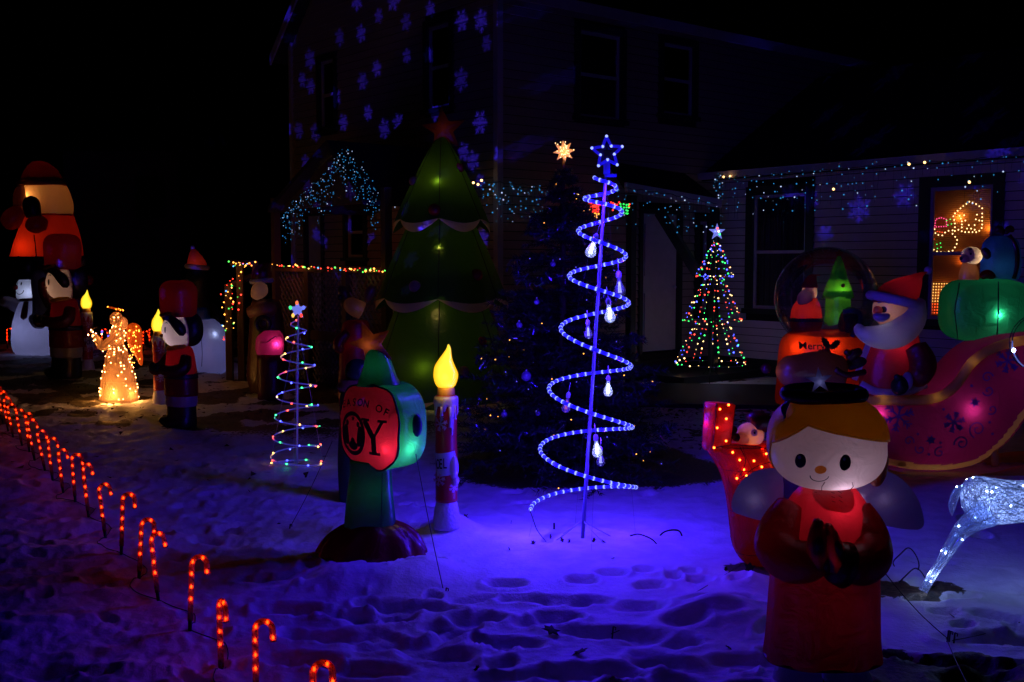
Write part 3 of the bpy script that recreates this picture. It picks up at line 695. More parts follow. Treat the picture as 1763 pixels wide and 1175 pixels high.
canes = [(535, 1300, 550, .1), (441, 1211, 450, .05), (381, 1148, 385, -.9), (327, 1090, 341, .15), (273, 1038, 272, .75), (239, 995, 254, .1), (209, 960, 222, .2), (182, 927, 181, .7), (153, 893, 151, 1.0),
         (130, 868, 134, .2), (109, 848, 107, .9), (91, 829, 93, .2), (78, 812, 74, .8), (60, 795, 58, .3), (51, 782, 54, 1.2), (38, 767, 38, .2), (23, 752, 22, .6), (14, 743, 15, .1), (5, 730, 8, .5), (-6, 722, 0, .1)]
GC = 'red candy cane lights along the left edge of the lawn'
cn = thing('candy_cane_light', 'lit red candy cane stake, first from the front and cut off by the frame', 'candy cane', (0, 0, 0), 0, GC)
part('cane', tube(interp(CP, 44), .0125, 10), M_cane, cn)
part('stake', join(tube([(0, 0, -.08), (0, 0, .08)], [.006, .011], 8)), M_cord, cn)
part('end_cap', tube([(.069, 0, .267), (.069, 0, .259)], .0118, 10), solid('white_plastic', (.7, .65, .65), .4), cn)
for q in (.10, .155, .215, .27, .325, .395):
    p = [np.interp(q, dd, CP[:, k]) for k in range(3)]; part('led_bulb', ell(p, (.0056, .0056, .0085), 8, 6), E_red, cn)
part('inner_cable', tube(interp(CP, 20)+np.array([.004, 0, 0]), .0018, 4), M_cord, cn)
cane_pts = []
for i, (bx, by, tx, rz) in enumerate(canes):
    p = G(bx, by); p.z = HT(p.x, p.y)-.005; cane_pts.append(p.copy())
    lean = (tx-bx-8)/1861*p.y/.345
    if i == 0: c = cn; c.location = p; c.rotation_euler = (0, lean, rz)
    else: c = dup(cn, p, rz, f'lit red candy cane stake, {ORD[i]} from the front of the long row', GC, 0, lean)
    c.rotation_euler = (random.uniform(-.05, .05), lean, rz); c.scale = (1, 1, random.uniform(.96, 1.05))
cab = []
for a, b in zip(cane_pts[:-1], cane_pts[1:]):
    for q in np.linspace(0, 1, 9)[:-1]:
        p = a.lerp(b, q); x = p.x+.09*math.sin(q*PI)*(1 if int(a.y*7) % 2 else -1); cab.append((x, p.y, HT(x, p.y)+.006))
one('cane_cable', tube(interp(cab, 300), .0028, 5), M_cordg, 'thin dark cable lying on the snow between the front candy canes', 'cable')
far = [(13, 21, .2), (36, 20.5, -.1), (62, 21, .1), (84, 20.4, .4), (108, 20.6, .1), (176, 20.8, .2), (247, 20.2, .1), (258, 21, .9)]
for i, (px, Yc, rz) in enumerate(far):
    c = dup(cn, place(px, Yc), rz, f'small far red candy cane light, {ORD[i]} from the left in the row behind the angel', 'far red candy cane lights behind the angel'); c.scale = (1.5, 1.5, 1.15)

# ------------------------------------------------------------ front angel inflatable (child with clasped hands)
Y = 4.28; s = Y/FOC; o = place(1414, Y); o.z = -.01
t = thing('angel_inflatable', 'nearest inflatable, praying child angel in dark red robe with smiling white face', 'inflatable', o)
robe = column([(48, 0, 0, 101, 74), (50, 0, 0, 103, 76), (90, 0, 0, 99, 72), (180, 1, 0, 95, 68), (250, 2, 0, 90, 64), (300, 3, 0, 80, 56), (335, 3, 0, 60, 44), (355, 4, 0, 42, 34), (362, 4, 0, 36, 30)], 56, 60, 2.3, 8, .05)
part('robe', robe, M_red, t, s)
part('hem', column([(43, 0, 0, 92, 66), (47, 0, 0, 102, 75), (51, 0, 0, 101, 74)], 56, 6, 2.3), M_dred, t, s)
for sx_ in (-1, 1): part('foot', column([(-8, sx_*44, -6, 40, 46), (10, sx_*44, -6, 42, 46), (32, sx_*42, 0, 36, 36), (42, sx_*40, 0, 30, 30)], 28, 14), M_white, t, s)
hd = ell((1, -4, 427), (97, 84, 78), 64, 44, 2.35)
v = hd[0]; k = np.clip((v[:, 2]-427)/78, -1, 1); v[:, 0] = 1+(v[:, 0]-1)*(1-.05*k+.03*k*k)
face = part('head', hd, M_skin, t, s)
def hair_shell(n=160, m=26):
    V = []; F = []
    for i in range(n):
        a = 2*PI*i/n; ca, sa = math.cos(a), math.sin(a)
        dx, dy = math.copysign(abs(ca)**.85, ca), math.copysign(abs(sa)**.85, sa)
        if sa < .12:
            x = 101*dx
            zl = 35-30*((x+58)/150)**.75 if x > -58 else 35-30*((-58-x)/36)**.9
            if sa > -.1: zl = zl*(.12-sa)/.22+(-38)*(sa+.1)/.22
        else: zl = -42-14*sa
        p0 = math.asin(max(-.99, min(.96, zl/84)))
        for k in range(m):
            p = p0+(PI/2-p0)*k/(m-1); cp = abs(math.cos(p))**.85; V.append((1+101*dx*cp, 90*dy*cp, 430+84*math.sin(p)**1 if False else 430+84*math.copysign(abs(math.sin(p))**.85, math.sin(p))))
    for i in range(n):
        j = (i+1) % n
        for k in range(m-1): F.append((i*m+k, j*m+k, j*m+k+1, i*m+k+1))
    return (np.array(V), F)
hs = part('hair', hair_shell(), fabric('blond_nylon', (.95, .6, .06), .8), t, s)
md = hs.modifiers.new('thickness', 'SOLIDIFY'); md.thickness = 2.4*s; md.offset = 0
part('hair_lock', ell((92, 18, 398), (18, 40, 50), 24, 16), M_gold, t, s)
def decal(name, flat, tgt, mat, parent, off=.5, d=(0, 1, 0), sc=None): return part(name, project(flat, tgt, d, off), mat, parent, sc if sc else s)
def disc(cx, cz, rx, rz, n=20): g = puff(circ((cx, cz), rx, rz, n), 0, 3, (cx, cz), True); return g
M_eye = solid('eye_print', (.006, .006, .008), .3, .5); M_nose = solid('orange_print', (.45, .16, .03), .6)
M_hi = solid('white_print', (.8, .8, .8), .5)
for ex, rx, rz_ in ((-64, 8, 12.5), (6, 9.5, 14)):
    e_ = decal('eye', disc(ex, 410, rx, rz_), hd, M_eye, face); decal('eye_glint', disc(ex-2, 416, 2.4, 3), hd, M_hi, e_, .9)
decal('nose', disc(-33, 397, 9.5, 7.5), hd, fabric('orange_nose', (.9, .3, .03), .8), face)
decal('mouth', arcribbon([(-33+14.5*math.cos(a), 386+11*math.sin(a)) for a in np.linspace(PI*1.02, PI*1.98, 18)], 1.6), hd, M_eye, face)
for x0 in (-24, 24): part('neck_fold', tube([(x0, -58, 357), (x0*1.1, -68, 366), (x0*.95, -72, 374)], .7, 5), M_dred, face, s)
# halo, star and ribbons on the head
part('halo', tube([(-8+64*math.cos(a), -6+40*math.sin(a), 515+4*math.sin(a)) for a in np.linspace(0, 2*PI, 41)[:-1]], 12, 14, closed=True), fabric('dark_violet_fabric', (.02, .012, .04), .2), t, s)
stt = part('star', puff(starpts(24, 9, 5, PI/2+.1, (-22, 540)), 5, 5, (-22, 540)), fabric('silver_star', (.4, .4, .52), .6), t, s); stt.location = (0, -24*s, 0); lamp(t, (-22, -24, 538), (.5, .5, 1), .004, s, .005)
for a in range(5): part('ribbon', tube(interp([(-70-a, -30+a*4, 512-a*2), (-80-a*2, -34, 492), (-84+a*3, -34-a, 474-a*4)], 8), 1.6, 5), solid('blue_ribbon', (.05, .12, .5), .25), t, s)
# arms with clasped mitts
slv = fabric('sleeve_nylon', (.36, .008, .02), .4)
aL = part('sleeve', limb([(-58, -6, 322, 26), (-84, -26, 288, 34), (-94, -44, 258, 38), (-76, -70, 240, 38), (-44, -88, 244, 33), (-24, -92, 252, 28)], 34, 24), slv, t, s)
part('cuff', tube([(-34, -92, 249), (-18, -95, 256)], [30, 26], 24), M_dred, aL, s)
aR = part('sleeve', limb([(50, -6, 318, 24), (64, -24, 286, 31), (68, -42, 258, 34), (56, -72, 244, 35), (30, -90, 238, 37), (4, -96, 240, 39)], 34, 24), slv, t, s)
part('cuff', tube([(6, -98, 240), (-14, -103, 246)], [39, 33], 24), M_dred, aR, s)
for sx_, zz in ((-1, 0), (1, -8)):
    h = limb([(-24+sx_*12, -106, 238+zz, 13), (-30+sx_*14, -112, 270+zz, 17), (-34+sx_*10, -112, 300+zz, 14), (-36+sx_*7, -108, 322+zz, 6)], 24, 18); hn = part('mitten', h, slv, t, s); lamp(t, (-31+sx_*12, -110, 268+zz), (1, .5, .5), .022, s, .01)
    part('thumb', limb([(-28+sx_*18, -118, 262+zz, 6), (-30+sx_*16, -126, 282+zz, 6.5), (-32+sx_*13, -124, 296+zz, 4)], 12, 12), M_dred, hn, s)
co = smooth2([(-30, 355), (36, 358), (40, 330), (26, 316), (4, 318), (-16, 322), (-32, 338)], 2)
collar = part('collar', project(puff(co, 0, 4, None, True), robe, (0, 1, 0), 1.5), fabric('collar_nylon', (.6, .12, .16), .6), t, s)
part('lacing', join(*[project(arcribbon([(8+q, 352-abs(q)*.2-7*k), (14+q, 348-7*k)], 1.2), robe, (0, 1, 0), 2.6) for k in range(3) for q in (-10, 2)]), M_dred, collar, s, kind='stuff')
lamp(t, (-66, -20, 310), (1, .7, .7), .05, s, .02); lamp(t, (56, -20, 305), (1, .7, .7), .04, s, .02); lamp(t, (-92, -40, 262), (1, .7, .7), .025, s, .02); lamp(t, (66, -38, 262), (1, .7, .7), .02, s, .02)
# wings behind
for sx_, pts in ((-1, [(-60, 300), (-60, 370), (-90, 376), (-128, 362), (-150, 330), (-156, 296), (-128, 286), (-92, 276)]),
                 (1, [(50, 290), (60, 352), (100, 372), (138, 366), (172, 336), (190, 300), (196, 262), (160, 262), (110, 272)])):
    wg_ = part('wing', puff(smooth2(pts, 2), 14, 6), fabric('grey_wing_nylon', (.5, .43, .52), .5), t, s); wg_.location = (0, 52*s, 0)
    c = np.mean(pts, 0); part('feather_seam', tube([(c[0]+(p[0]-c[0])*.62, 50-11.5*1, c[1]+(p[1]-c[1])*.62-6) for p in smooth2(pts, 1)][3:13], 1.0, 5), M_skin, wg_, s).location = (0, -.052, 0)
lamp(t, (14, -38, 376), (.72, .64, .95), .42, s, .015); lamp(t, (18, -40, 405), (.7, .65, 1), .12, s, .03); lamp(t, (14, -20, 322), (1, .8, .85), .65, s, .012); lamp(t, (70, 40, 320), (.6, .65, 1), .05, s, .01)
lamp(t, (10, 0, 150), (.8, .6, .8), .08, s, .03)
for sx_ in (-1, 1): lamp(t, (sx_*115, 50, 320), (.6, .5, .9), .02, s, .03)
# tethers of the angel
def tether(a, b, label, r=.0022, sag=.02):
    A, B = Vector(a), Vector(b); P = [A.lerp(B, q)-Vector((0, 0, sag*math.sin(q*PI))) for q in np.linspace(0, 1, 14)]
    t_ = thing('tether', label, 'tether', B); part('cord', tube([tuple(p-B) for p in P], r, 5), M_cord, t_)
    part('stake', join(tube([(0, 0, -.08), (0.01, 0, .035)], .004, 5), tube([(0.01, 0, .035), (.022, 0, .03), (.02, 0, .018)], .003, 5)), M_iron, t_)
tether(Wp(1512, 972, 4.3), G(1632, 1100, .01), 'black tether cord from the robe of the near angel to the right')
tether(Wp(1700, 1235, 3.7), G(1629, 1099, .015), 'black cord running towards the camera at the lower right corner')
tether(Wp(1800, 1052, 5.2), G(1640, 1103, .01), 'black tether cord rising to the right edge below the white deer')
tether(Wp(1275, 973, 5.8), G(1052, 1092, .0), 'long black tether cord across the footprints in the middle foreground')

# ------------------------------------------------------------ green and red sign inflatable
Y = 6.14; s = Y/FOC; o = place(640, Y)
t = thing('sign_inflatable', 'inflatable green signpost with round red lettered face on a red skirt', 'inflatable', o)
sk = column([(-6, 0, 0, 100, 74), (10, 0, 0, 98, 72), (34, 2, 0, 84, 60), (52, 4, 0, 62, 46), (60, 4, 0, 44, 36)], 64, 26, 2.1, 11, .13)
part('skirt', sk, fabric('maroon_nylon', (.26, .006, .02), .4), t, s)
pd = column([(40, -2, 0, 46, 34), (60, -2, 0, 45, 34), (110, -2, 0, 40, 32), (150, 0, 0, 36, 30), (170, 0, 0, 36, 30)], 40, 24, 3.0, 4, .04)
part('pedestal', pd, M_green, t, s)
part('seam', tube([(20, -31, 48), (22, -30, 100), (23, -27, 152)], .8, 5), M_ink, t, s)
RA = -math.radians(40)
def rot(v): return np.array([v[0]*math.cos(RA)-v[1]*math.sin(RA), v[0]*math.sin(RA)+v[1]*math.cos(RA), v[2]])
AX = rot((1, 0, 0)); NY = rot((0, 1, 0)); cen = np.array([18, 4, 231])
def drum(y0, y1, R, th=0, e=2.7): # rounded-square drum between two depths
    secs = []
    for q in np.linspace(-1, 1, 17):
        rr = R*(1-abs(q)**14)**.3 if abs(q) < 1 else 1; secs.append((cen+NY*((y0+y1)/2+(y1-y0)/2*q), AX, (0, 0, 1), max(rr, 2), max(rr, 2)*1.02, e))
    return loft(secs, 56)
dr = drum(-30, 46, 74)
_dv = dr[0]; dr = (_dv, [f for f in dr[1] if (np.mean([_dv[i] for i in f], 0)-cen).dot(NY) > -27])
drm = part('drum', dr, M_green, t, s)
# red face: a pillow with a wavy edge
fo_ = []
for i in range(72):
    a = 2*PI*i/72; r = 73*(abs(math.cos(a))**2.9+abs(math.sin(a))**2.9)**(-1/2.9)*(1+.018*math.sin(9*a)); fo_.append((r*math.cos(a), r*math.sin(a)*1.0))
pl = puff(fo_, 17, 9, (0, 0), True)
fv = np.array([cen+AX*p[0]+NY*(-27+p[1])+np.array([0, 0, p[2]]) for p in pl[0]])
fcp = part('face_panel', (fv, pl[1]), M_red, t, s)
part('piping', tube([cen+AX*p[0]+NY*(-27.5)+np.array([0, 0, p[1]]) for p in fo_], 1.8, 6, closed=True), M_ink, fcp, s)
M_pr = solid('maroon_print', (.035, .004, .008), .7)
def onface(g): # flat x-z shape centred on the face
    V = np.array([cen+AX*p[0]+np.array([0, 0, p[2]]) for p in np.asarray(g[0])]); return project((V, g[1]), (fv, pl[1]), NY, .7)
gs = []
for i, ch in enumerate('SEASON OF'):
    if ch == ' ': continue
    a = math.radians(58-i*14.2)+0; a = PI/2+math.radians((4-i)*5.7); g = text2d(ch, 18, 1.05)
    rad = 150; ang = a-PI/2; V = g[0]; x = V[:, 0]*math.cos(ang)-V[:, 2]*math.sin(ang); z = V[:, 0]*math.sin(ang)+V[:, 2]*math.cos(ang)
    gs.append((np.stack([x+rad*math.cos(a)-7, V[:, 1], z+rad*math.sin(a)-113], 1), g[1]))
part('lettering', join(*[onface(g) for g in gs]), M_pr, fcp, s, kind='stuff')
g = text2d('J', 70, .5, 2); part('letter', onface((g[0]+np.array([-66, 0, -38]), g[1])), M_pr, fcp, s)
def bar2(a, b, w0, n=8): return arcribbon([np.array(a)+(np.array(b)-np.array(a))*q for q in np.linspace(0, 1, n)], w0)
gY = [bar2((6, 14), (26, -14), 11), bar2((47, 14), (28, -14), 5.5), bar2((27, -10), (27, -42), 11), bar2((-2, 15), (18, 15), 4.5), bar2((37, 15), (56, 15), 4.5), bar2((15, -42), (40, -42), 5)]
part('letter', join(*[onface(g) for g in gY]), M_pr, fcp, s)
em = [disc(-4, -10, 35, 38, 36)]
part('emblem', onface(arcribbon([(-25+29*math.cos(a), -12+35*math.sin(a)) for a in np.linspace(0, 2*PI, 48)], 7)), M_pr, fcp, s)
def onface2(g): # a hair prouder than the emblem
    V, F = onface(g); return (V-NY*.9, F)
OE = -21
nat = [puff(starpts(6, 2.2, 5, PI/2, (-2, 14)), 0, 2, (-2, 14), True), disc(-4, -33, 12, 8), disc(-4, -24, 5, 5),
       puff(smooth2([(-30, -30), (-14, -34), (-15, -10), (-19, 4), (-27, 2), (-31, -12)], 1), 0, 3, None, True), disc(-18, 6, 4, 5), puff(smooth2([(22, -30), (6, -36), (8, -12), (12, 2), (20, 2), (24, -12)], 1), 0, 3, None, True), disc(11, 5, 4, 5)]
part('nativity_print', join(*[onface((g[0]+np.array([OE, 0, 0]), g[1])) for g in nat]), M_pr, fcp, s, kind='stuff')
# green cone and orange star on top
top = part('cone_top', column([(300, 16, 6, 40, 34), (312, 14, 6, 34, 30), (330, 14, 6, 27, 25), (352, 12, 6, 20, 18), (366, 10, 6, 10, 9), (372, 10, 6, 3, 3)], 36, 22, 2.2, 6, .05), M_green, t, s)
ts = part('star', puff(starpts(46, 19, 5, PI/2+.3, (0, 0)), 9, 6, (0, 0)), fabric('orange_nylon', (.4, .09, .02), .5), t, s); ts.location = (2*s, 4*s, 372*s); ts.rotation_euler = (.25, 0, -.3); lamp(t, (0, 4, 372), (1, .8, .6), .07, s, .02); lamp(t, (14, 6, 330), (.8, .9, 1), .12, s, .02)
tab = part('tether_tab', ell((cen+AX*62+NY*10)+np.array([12, -8, 5]), (9, 8, 19), 18, 12), fabric('tab_nylon', (.01, .05, .12), .2), t, s)
part('strap', tube([cen+AX*58+NY*(-26)+np.array([0, 0, 8]), cen+AX*66+NY*8+np.array([3, -4, 10]), cen+AX*66+NY*14+np.array([8, -10, -14])], .9, 5), M_cord, tab, s)
lp = cen+AX*56-np.array([0, 0, 30])
lamp(t, tuple(cen+AX*50-NY*33-np.array([0, 0, 32])), (1, .8, .9), .16, s, .01); lamp(t, tuple(lp+NY*2), (.85, .85, 1), 1.9, s, .012); lamp(t, tuple(cen+NY*10+np.array([0, 0, -56])), (.8, .9, 1), .5, s, .02)
lamp(t, (10, 0, 120), (.6, .8, 1), .12, s, .02)
tether(Wp(716, 782, 6.05), G(765, 1024, .0), 'black tether cord from the lettered sign down to the footprints', .0025)
tether(Wp(572, 760, 6.3), G(497, 912, .0), 'thin tether cord left of the lettered sign post', .002)
# dim green inflatable just behind the sign
Y = 7.6; s = Y/FOC; o = place(612, Y)
t = thing('elf_inflatable', 'small dim green inflatable elf with tan collar hidden behind the lettered sign', 'inflatable', o)
part('body', column([(0, 0, 0, 28, 22), (70, 0, 0, 30, 24), (150, 0, 0, 26, 22), (190, 0, 0, 24, 20), (206, 0, 0, 22, 18)], 28, 20, 2.2, 6), M_green, t, s)
part('collar', column([(192, 0, 0, 25, 20), (200, 0, 0, 30, 24), (212, 0, 0, 24, 20)], 28, 8), M_tan, t, s)
part('head', ell((6, 0, 226), (22, 20, 22), 24, 16), fabric('dark_green_nylon', (.01, .06, .03), .4), t, s)
part('ear', ell((18, -14, 226), (6, 5, 9), 12, 8), M_tan, t, s)

# ------------------------------------------------------------ candles (one near, two in the distance)
M_flame, nt, out = nodes('flame_plastic'); N = nt.nodes; L = nt.links
em = N.new('ShaderNodeEmission'); lwt = N.new('ShaderNodeLayerWeight'); lwt.inputs[0].default_value = .4
tcx = N.new('ShaderNodeTexCoord'); nz = N.new('ShaderNodeTexNoise'); nz.inputs['Scale'].default_value = 18; L.new(tcx.outputs['Object'], nz.inputs['Vector'])
mad = N.new('ShaderNodeMath'); mad.operation = 'MULTIPLY_ADD'; mad.inputs[1].default_value = .35; L.new(nz.outputs['Fac'], mad.inputs[0]); L.new(lwt.outputs['Facing'], mad.inputs[2])
rp = N.new('ShaderNodeValToRGB'); rp.color_ramp.elements[0].position = .25; rp.color_ramp.elements[0].color = (1, .86, .05, 1); rp.color_ramp.elements[1].position = .95; rp.color_ramp.elements[1].color = (1, .42, .0, 1)
L.new(mad.outputs[0], rp.inputs[0]); L.new(rp.outputs[0], em.inputs[0]); em.inputs[1].default_value = 1.25
gl = N.new('ShaderNodeBsdfGlossy'); gl.inputs['Roughness'].default_value = .3; mxx = N.new('ShaderNodeMixShader'); mxx.inputs[0].default_value = .04
L.new(em.outputs[0], mxx.inputs[1]); L.new(gl.outputs[0], mxx.inputs[2]); L.new(mxx.outputs[0], out.inputs[0])
M_cred = solid('red_candle_plastic', (.4, .012, .015), .35, .5, 0, 20, .1); M_drip = fabric('white_wax_plastic', (.75, .66, .6), .4, .1, 30, .1); M_cbase = solid('snow_filled_base', (.55, .55, .58), .7, .3, 0, 60, .7)
Y = 6.6; s = Y/FOC; o = place(769, Y)
o.z = HT(o.x, o.y)-.01
CL = 'red candle lights with yellow flames'
t = thing('candle_light', 'tall near red candle with glowing yellow flame beside the lettered sign', 'candle', o, 0, CL)
part('base', _lathe([(-4, 23), (2, 24), (14, 23.5), (30, 21), (42, 18.5), (46, 17)], 28), M_cbase, t, s)
sh = _lathe([(44, 18.6), (48, 19.4), (52, 19)]+[(z, 18.8+.35*math.sin(z*.11)) for z in range(60, 226, 8)]+[(230, 17)], 36)
shp = part('shaft', sh, M_cred, t, s)
def drips(r, z0, seed=3):
    n = 48; rg = np.random.default_rng(seed); low = np.full(n, 0.)
    for i in range(n): low[i] = z0-12-10*max(0, math.sin(i*2*PI/n*7+1))**.5-(34 if i in (40, 41) else 0)-(8 if i % 13 < 3 else 0)
    V = []; F = []
    zs = [z0+6, z0+3, z0-2, None, None]
    rs = [r-3, r+1.8, r+2.6, r+2.2, r+.4]
    for k in range(5):
        for i in range(n):
            a = i*2*PI/n; z = zs[k] if zs[k] is not None else (low[i]+4 if k == 3 else low[i]); V.append((rs[k]*math.cos(a), rs[k]*math.sin(a), z))
    for k in range(4):
        for i in range(n): j = (i+1) % n; F.append((k*n+i, k*n+j, (k+1)*n+j, (k+1)*n+i))
    F.append(tuple(range(n))); return (np.array(V), F)
part('wax_drips', drips(19, 224), M_drip, t, s)
for a, z1, z2 in ((-1.15, 212, 176), (-.7, 214, 190), (-1.9, 212, 196)):
    part('wax_drip', tube([(20*math.cos(a), 20*math.sin(a), z1), (20.4*math.cos(a), 20.4*math.sin(a), (z1+z2)/2), (20.5*math.cos(a), 20.5*math.sin(a), z2)], [2.6, 2, 3.2], 8), M_drip, t, s)
part('socket', _lathe([(226, 14), (232, 15.5), (240, 15), (244, 14)], 24), solid('orange_socket', (.6, .28, .05), .5), t, s)
flk = [(242, 0, 0, 12, 12), (248, 0, 0, 17.5, 17), (258, 0, 0, 21, 20), (268, 0, 0, 21.5, 20), (280, -1.5, 0, 18, 17), (291, -.5, 0, 12.5, 12), (302, 2.5, 0, 7.5, 7), (311, 5, 0, 4, 4), (318, 4.6, 0, 1.2, 1)]
part('flame', column(flk, 32, 40, 2.0, 5, .05), M_flame, t, s)
# printed band with letters and snowflakes
bn = join(*[project(arcribbon([(x, 112+.14*x) for x in np.linspace(-18.4, 18.4, 24)], 40), sh, (0, 1, 0), .35)])
part('band', bn, solid('white_band', (.5, .5, .55), .5), shp, s)
gl_ = text2d('NOEL', 17, .8, 1); gl_ = (gl_[0]*np.array([1, 1, 1.5])+np.array([-8, 0, 101]), gl_[1])
for i, ch in enumerate('NOEL'):
    g = text2d(ch, 20, .75); x0 = (-22.5, -17.5, -12.5, -2.5)[i] if False else (-16.8, -13.6, -8.6, -1.5)[i]
    w_ = (.3, .5, .75, .95)[i]; part('letter', project((g[0]*np.array([w_, 1, 1.25])+np.array([x0, 0, 102+i*1.0]), g[1]), sh, (0, 1, 0), .7), M_pr, shp, s)
def flake2d(cx, cz, R, w=1.4):
    gs = []
    for k in range(6):
        a = k*PI/3+.3; d = np.array([math.cos(a), math.sin(a)]); nrm = np.array([-d[1], d[0]]); c = np.array([cx, cz])
        gs.append(arcribbon([c+d*q*R for q in np.linspace(0, 1, 6)], w))
        for q in (.45, .72):
            for sg in (1, -1): gs.append(arcribbon([c+d*R*q, c+d*R*(q+.14)+nrm*R*.12*sg, c+d*R*(q+.26)+nrm*R*.24*sg], w*.85))
    return join(*gs)
for cx, cz, R in ((-9, 182, 13), (-12, 84, 11), (14, 70, 8)): part('snowflake', project(flake2d(cx, cz, R, 2), sh, (0, 1, 0), .4), solid('pink_print', (.55, .3, .35), .5), shp, s)
part('drift', ell((13, -10, 104), (9, 10, 24), 16, 10, 2), M_drip, shp, s)
part('drift', ell((15, -9, 82), (8, 9, 10), 16, 10, 2), M_drip, shp, s)
lamp(t, (0, -32, 262), (1, .62, .1), .9, s, .05)
cd1 = t
candle_pos = [(275, 12.9, 1.0, 'distant candle light whose flame glows before the face of the nearer toy soldier'), (152, 16.8, 1.12, 'distant candle light held up beside the farther toy soldier')]
for px, Yc, k, lb in candle_pos:
    c = dup(cd1, place(px, Yc), 1.3, lb, CL); c.scale = (k, k, k)
# ------------------------------------------------------------ big inflatable Christmas tree
Y = 12.6; s = Y/FOC; o = place(762, Y)
t = thing('inflatable_tree', 'giant dark green inflatable Christmas tree with cream scalloped edges and star', 'inflatable', o)
def skirt_tier(z0, r0, z1, r1, nsc=6, drop=22, m=22, n=96, ph=.52):
    V = []; F = []
    for k in range(m):
        q = k/(m-1)
        for i in range(n):
            a = 2*PI*i/n; sc_ = abs(math.sin((a+ph)*nsc/2)); R = r0+(r1-r0)*q**.9*(1-.07*(1-sc_)**2)
            z = z0+(z1-z0)*q-drop*sc_*q**6; V.append((R*math.cos(a), R*math.sin(a), z))
    for k in range(m-1):
        for i in range(n): j = (i+1) % n; F.append((k*n+i, k*n+j, (k+1)*n+j, (k+1)*n+i))
    return (np.array(V), F)
def trim(z1, r1, r2, nsc=6, drop=22, n=96, ph=.52, w_=15):
    V = []; F = []
    for k in range(4):
        for i in range(n):
            a = 2*PI*i/n; sc_ = abs(math.sin((a+ph)*nsc/2)); R = r1*(1-.07*(1-sc_)**2); z = z1-drop*sc_
            q = k/3; V.append(((R+1.5-2*abs(q-.5))*math.cos(a), (R+1.5-2*abs(q-.5))*math.sin(a), z+(1-q)*w_*sc_**.8-1))
    for k in range(3):
        for i in range(n): j = (i+1) % n; F.append((k*n+i, k*n+j, (k+1)*n+j, (k+1)*n+i))
    b = len(V)
    for i in range(n):
        a = 2*PI*i/n; sc_ = abs(math.sin((a+ph)*nsc/2)); V.append((r2*math.cos(a), r2*math.sin(a), z1+2-drop*.2*sc_))
    return (np.array(V), F), ([V[3*n+i] for i in range(n)]+V[b:], [(i, (i+1) % n, n+(i+1) % n, n+i) for i in range(n)])
tiers = [(461, 8, 322, 82, 52), (326, 50, 190, 113, 70), (196, 68, 26, 134, 90)]
for z0, r0, z1, r1, rin in tiers:
    tg = skirt_tier(z0, r0, z1, r1, drop=8); tp = part('tier', tg, M_tree, t, s)
    a, b = trim(z1, r1, rin); part('scalloped_edge', a, M_cream, tp, s); part('underside', (np.array(b[0]), b[1]), M_tree, tp, s)
    for k in range(6):
        an = -.52+k*PI/3; part('seam', tube([((r0+(r1-r0)*q**.9*.935)*math.cos(an)*1.004, (r0+(r1-r0)*q**.9*.935)*math.sin(an)*1.004, z0+(z1-z0)*q) for q in np.linspace(.02, .98, 10)], .8, 4), M_ink, tp, s)
part('base', column([(0, 0, 0, 60, 60), (20, 0, 0, 66, 66), (40, 0, 0, 60, 60)], 32, 10), M_tree, t, s)
part('star', puff(starpts(40, 17, 5, PI/2+.1, (4, 474)), 10, 5, (4, 474)), fabric('dull_orange_nylon', (.3, .05, .01), .4), t, s); lamp(t, (4, 0, 474), (1, .6, .4), .05, s, .02)
for x, z, cl, R in ((-7, 335, 'r', 10), (32, 408, 'r', 8), (-46, 386, 'w', 8), (62, 228, 'r', 10), (-38, 210, 'w', 10), (70, 118, 'r', 8), (42, 72, 'w', 9)):
    zt = [q for q in tiers if q[0] > z >= q[2]-8][0]; q = (zt[0]-z)/(zt[0]-zt[2]); R_ = zt[1]+(zt[3]-zt[1])*q**.9
    x = max(-R_*.97, min(R_*.97, x)); y = -math.sqrt(max(0, R_**2-x*x)); part('bauble', ell((x, y, z), (R, R*.6, R), 16, 10), fabric('bauble_red', (.5, .01, .02), .3) if cl == 'r' else M_cream, t, s)
tr_ = fabric('dummy', (1, 1, 1))
for x, z, r_, pw in ((-3, 382, 46, .5), (0, 274, 76, .5), (-8, 182, 106, .5), (-22, 74, 100, .9)):
    lamp(t, (x, -r_, z), (1, .68, .16), pw, s, .008)
for z, pw in ((385, .7), (265, .7), (120, 1.0)): lamp(t, (0, -10, z), (1, .68, .16), pw, s, .03)
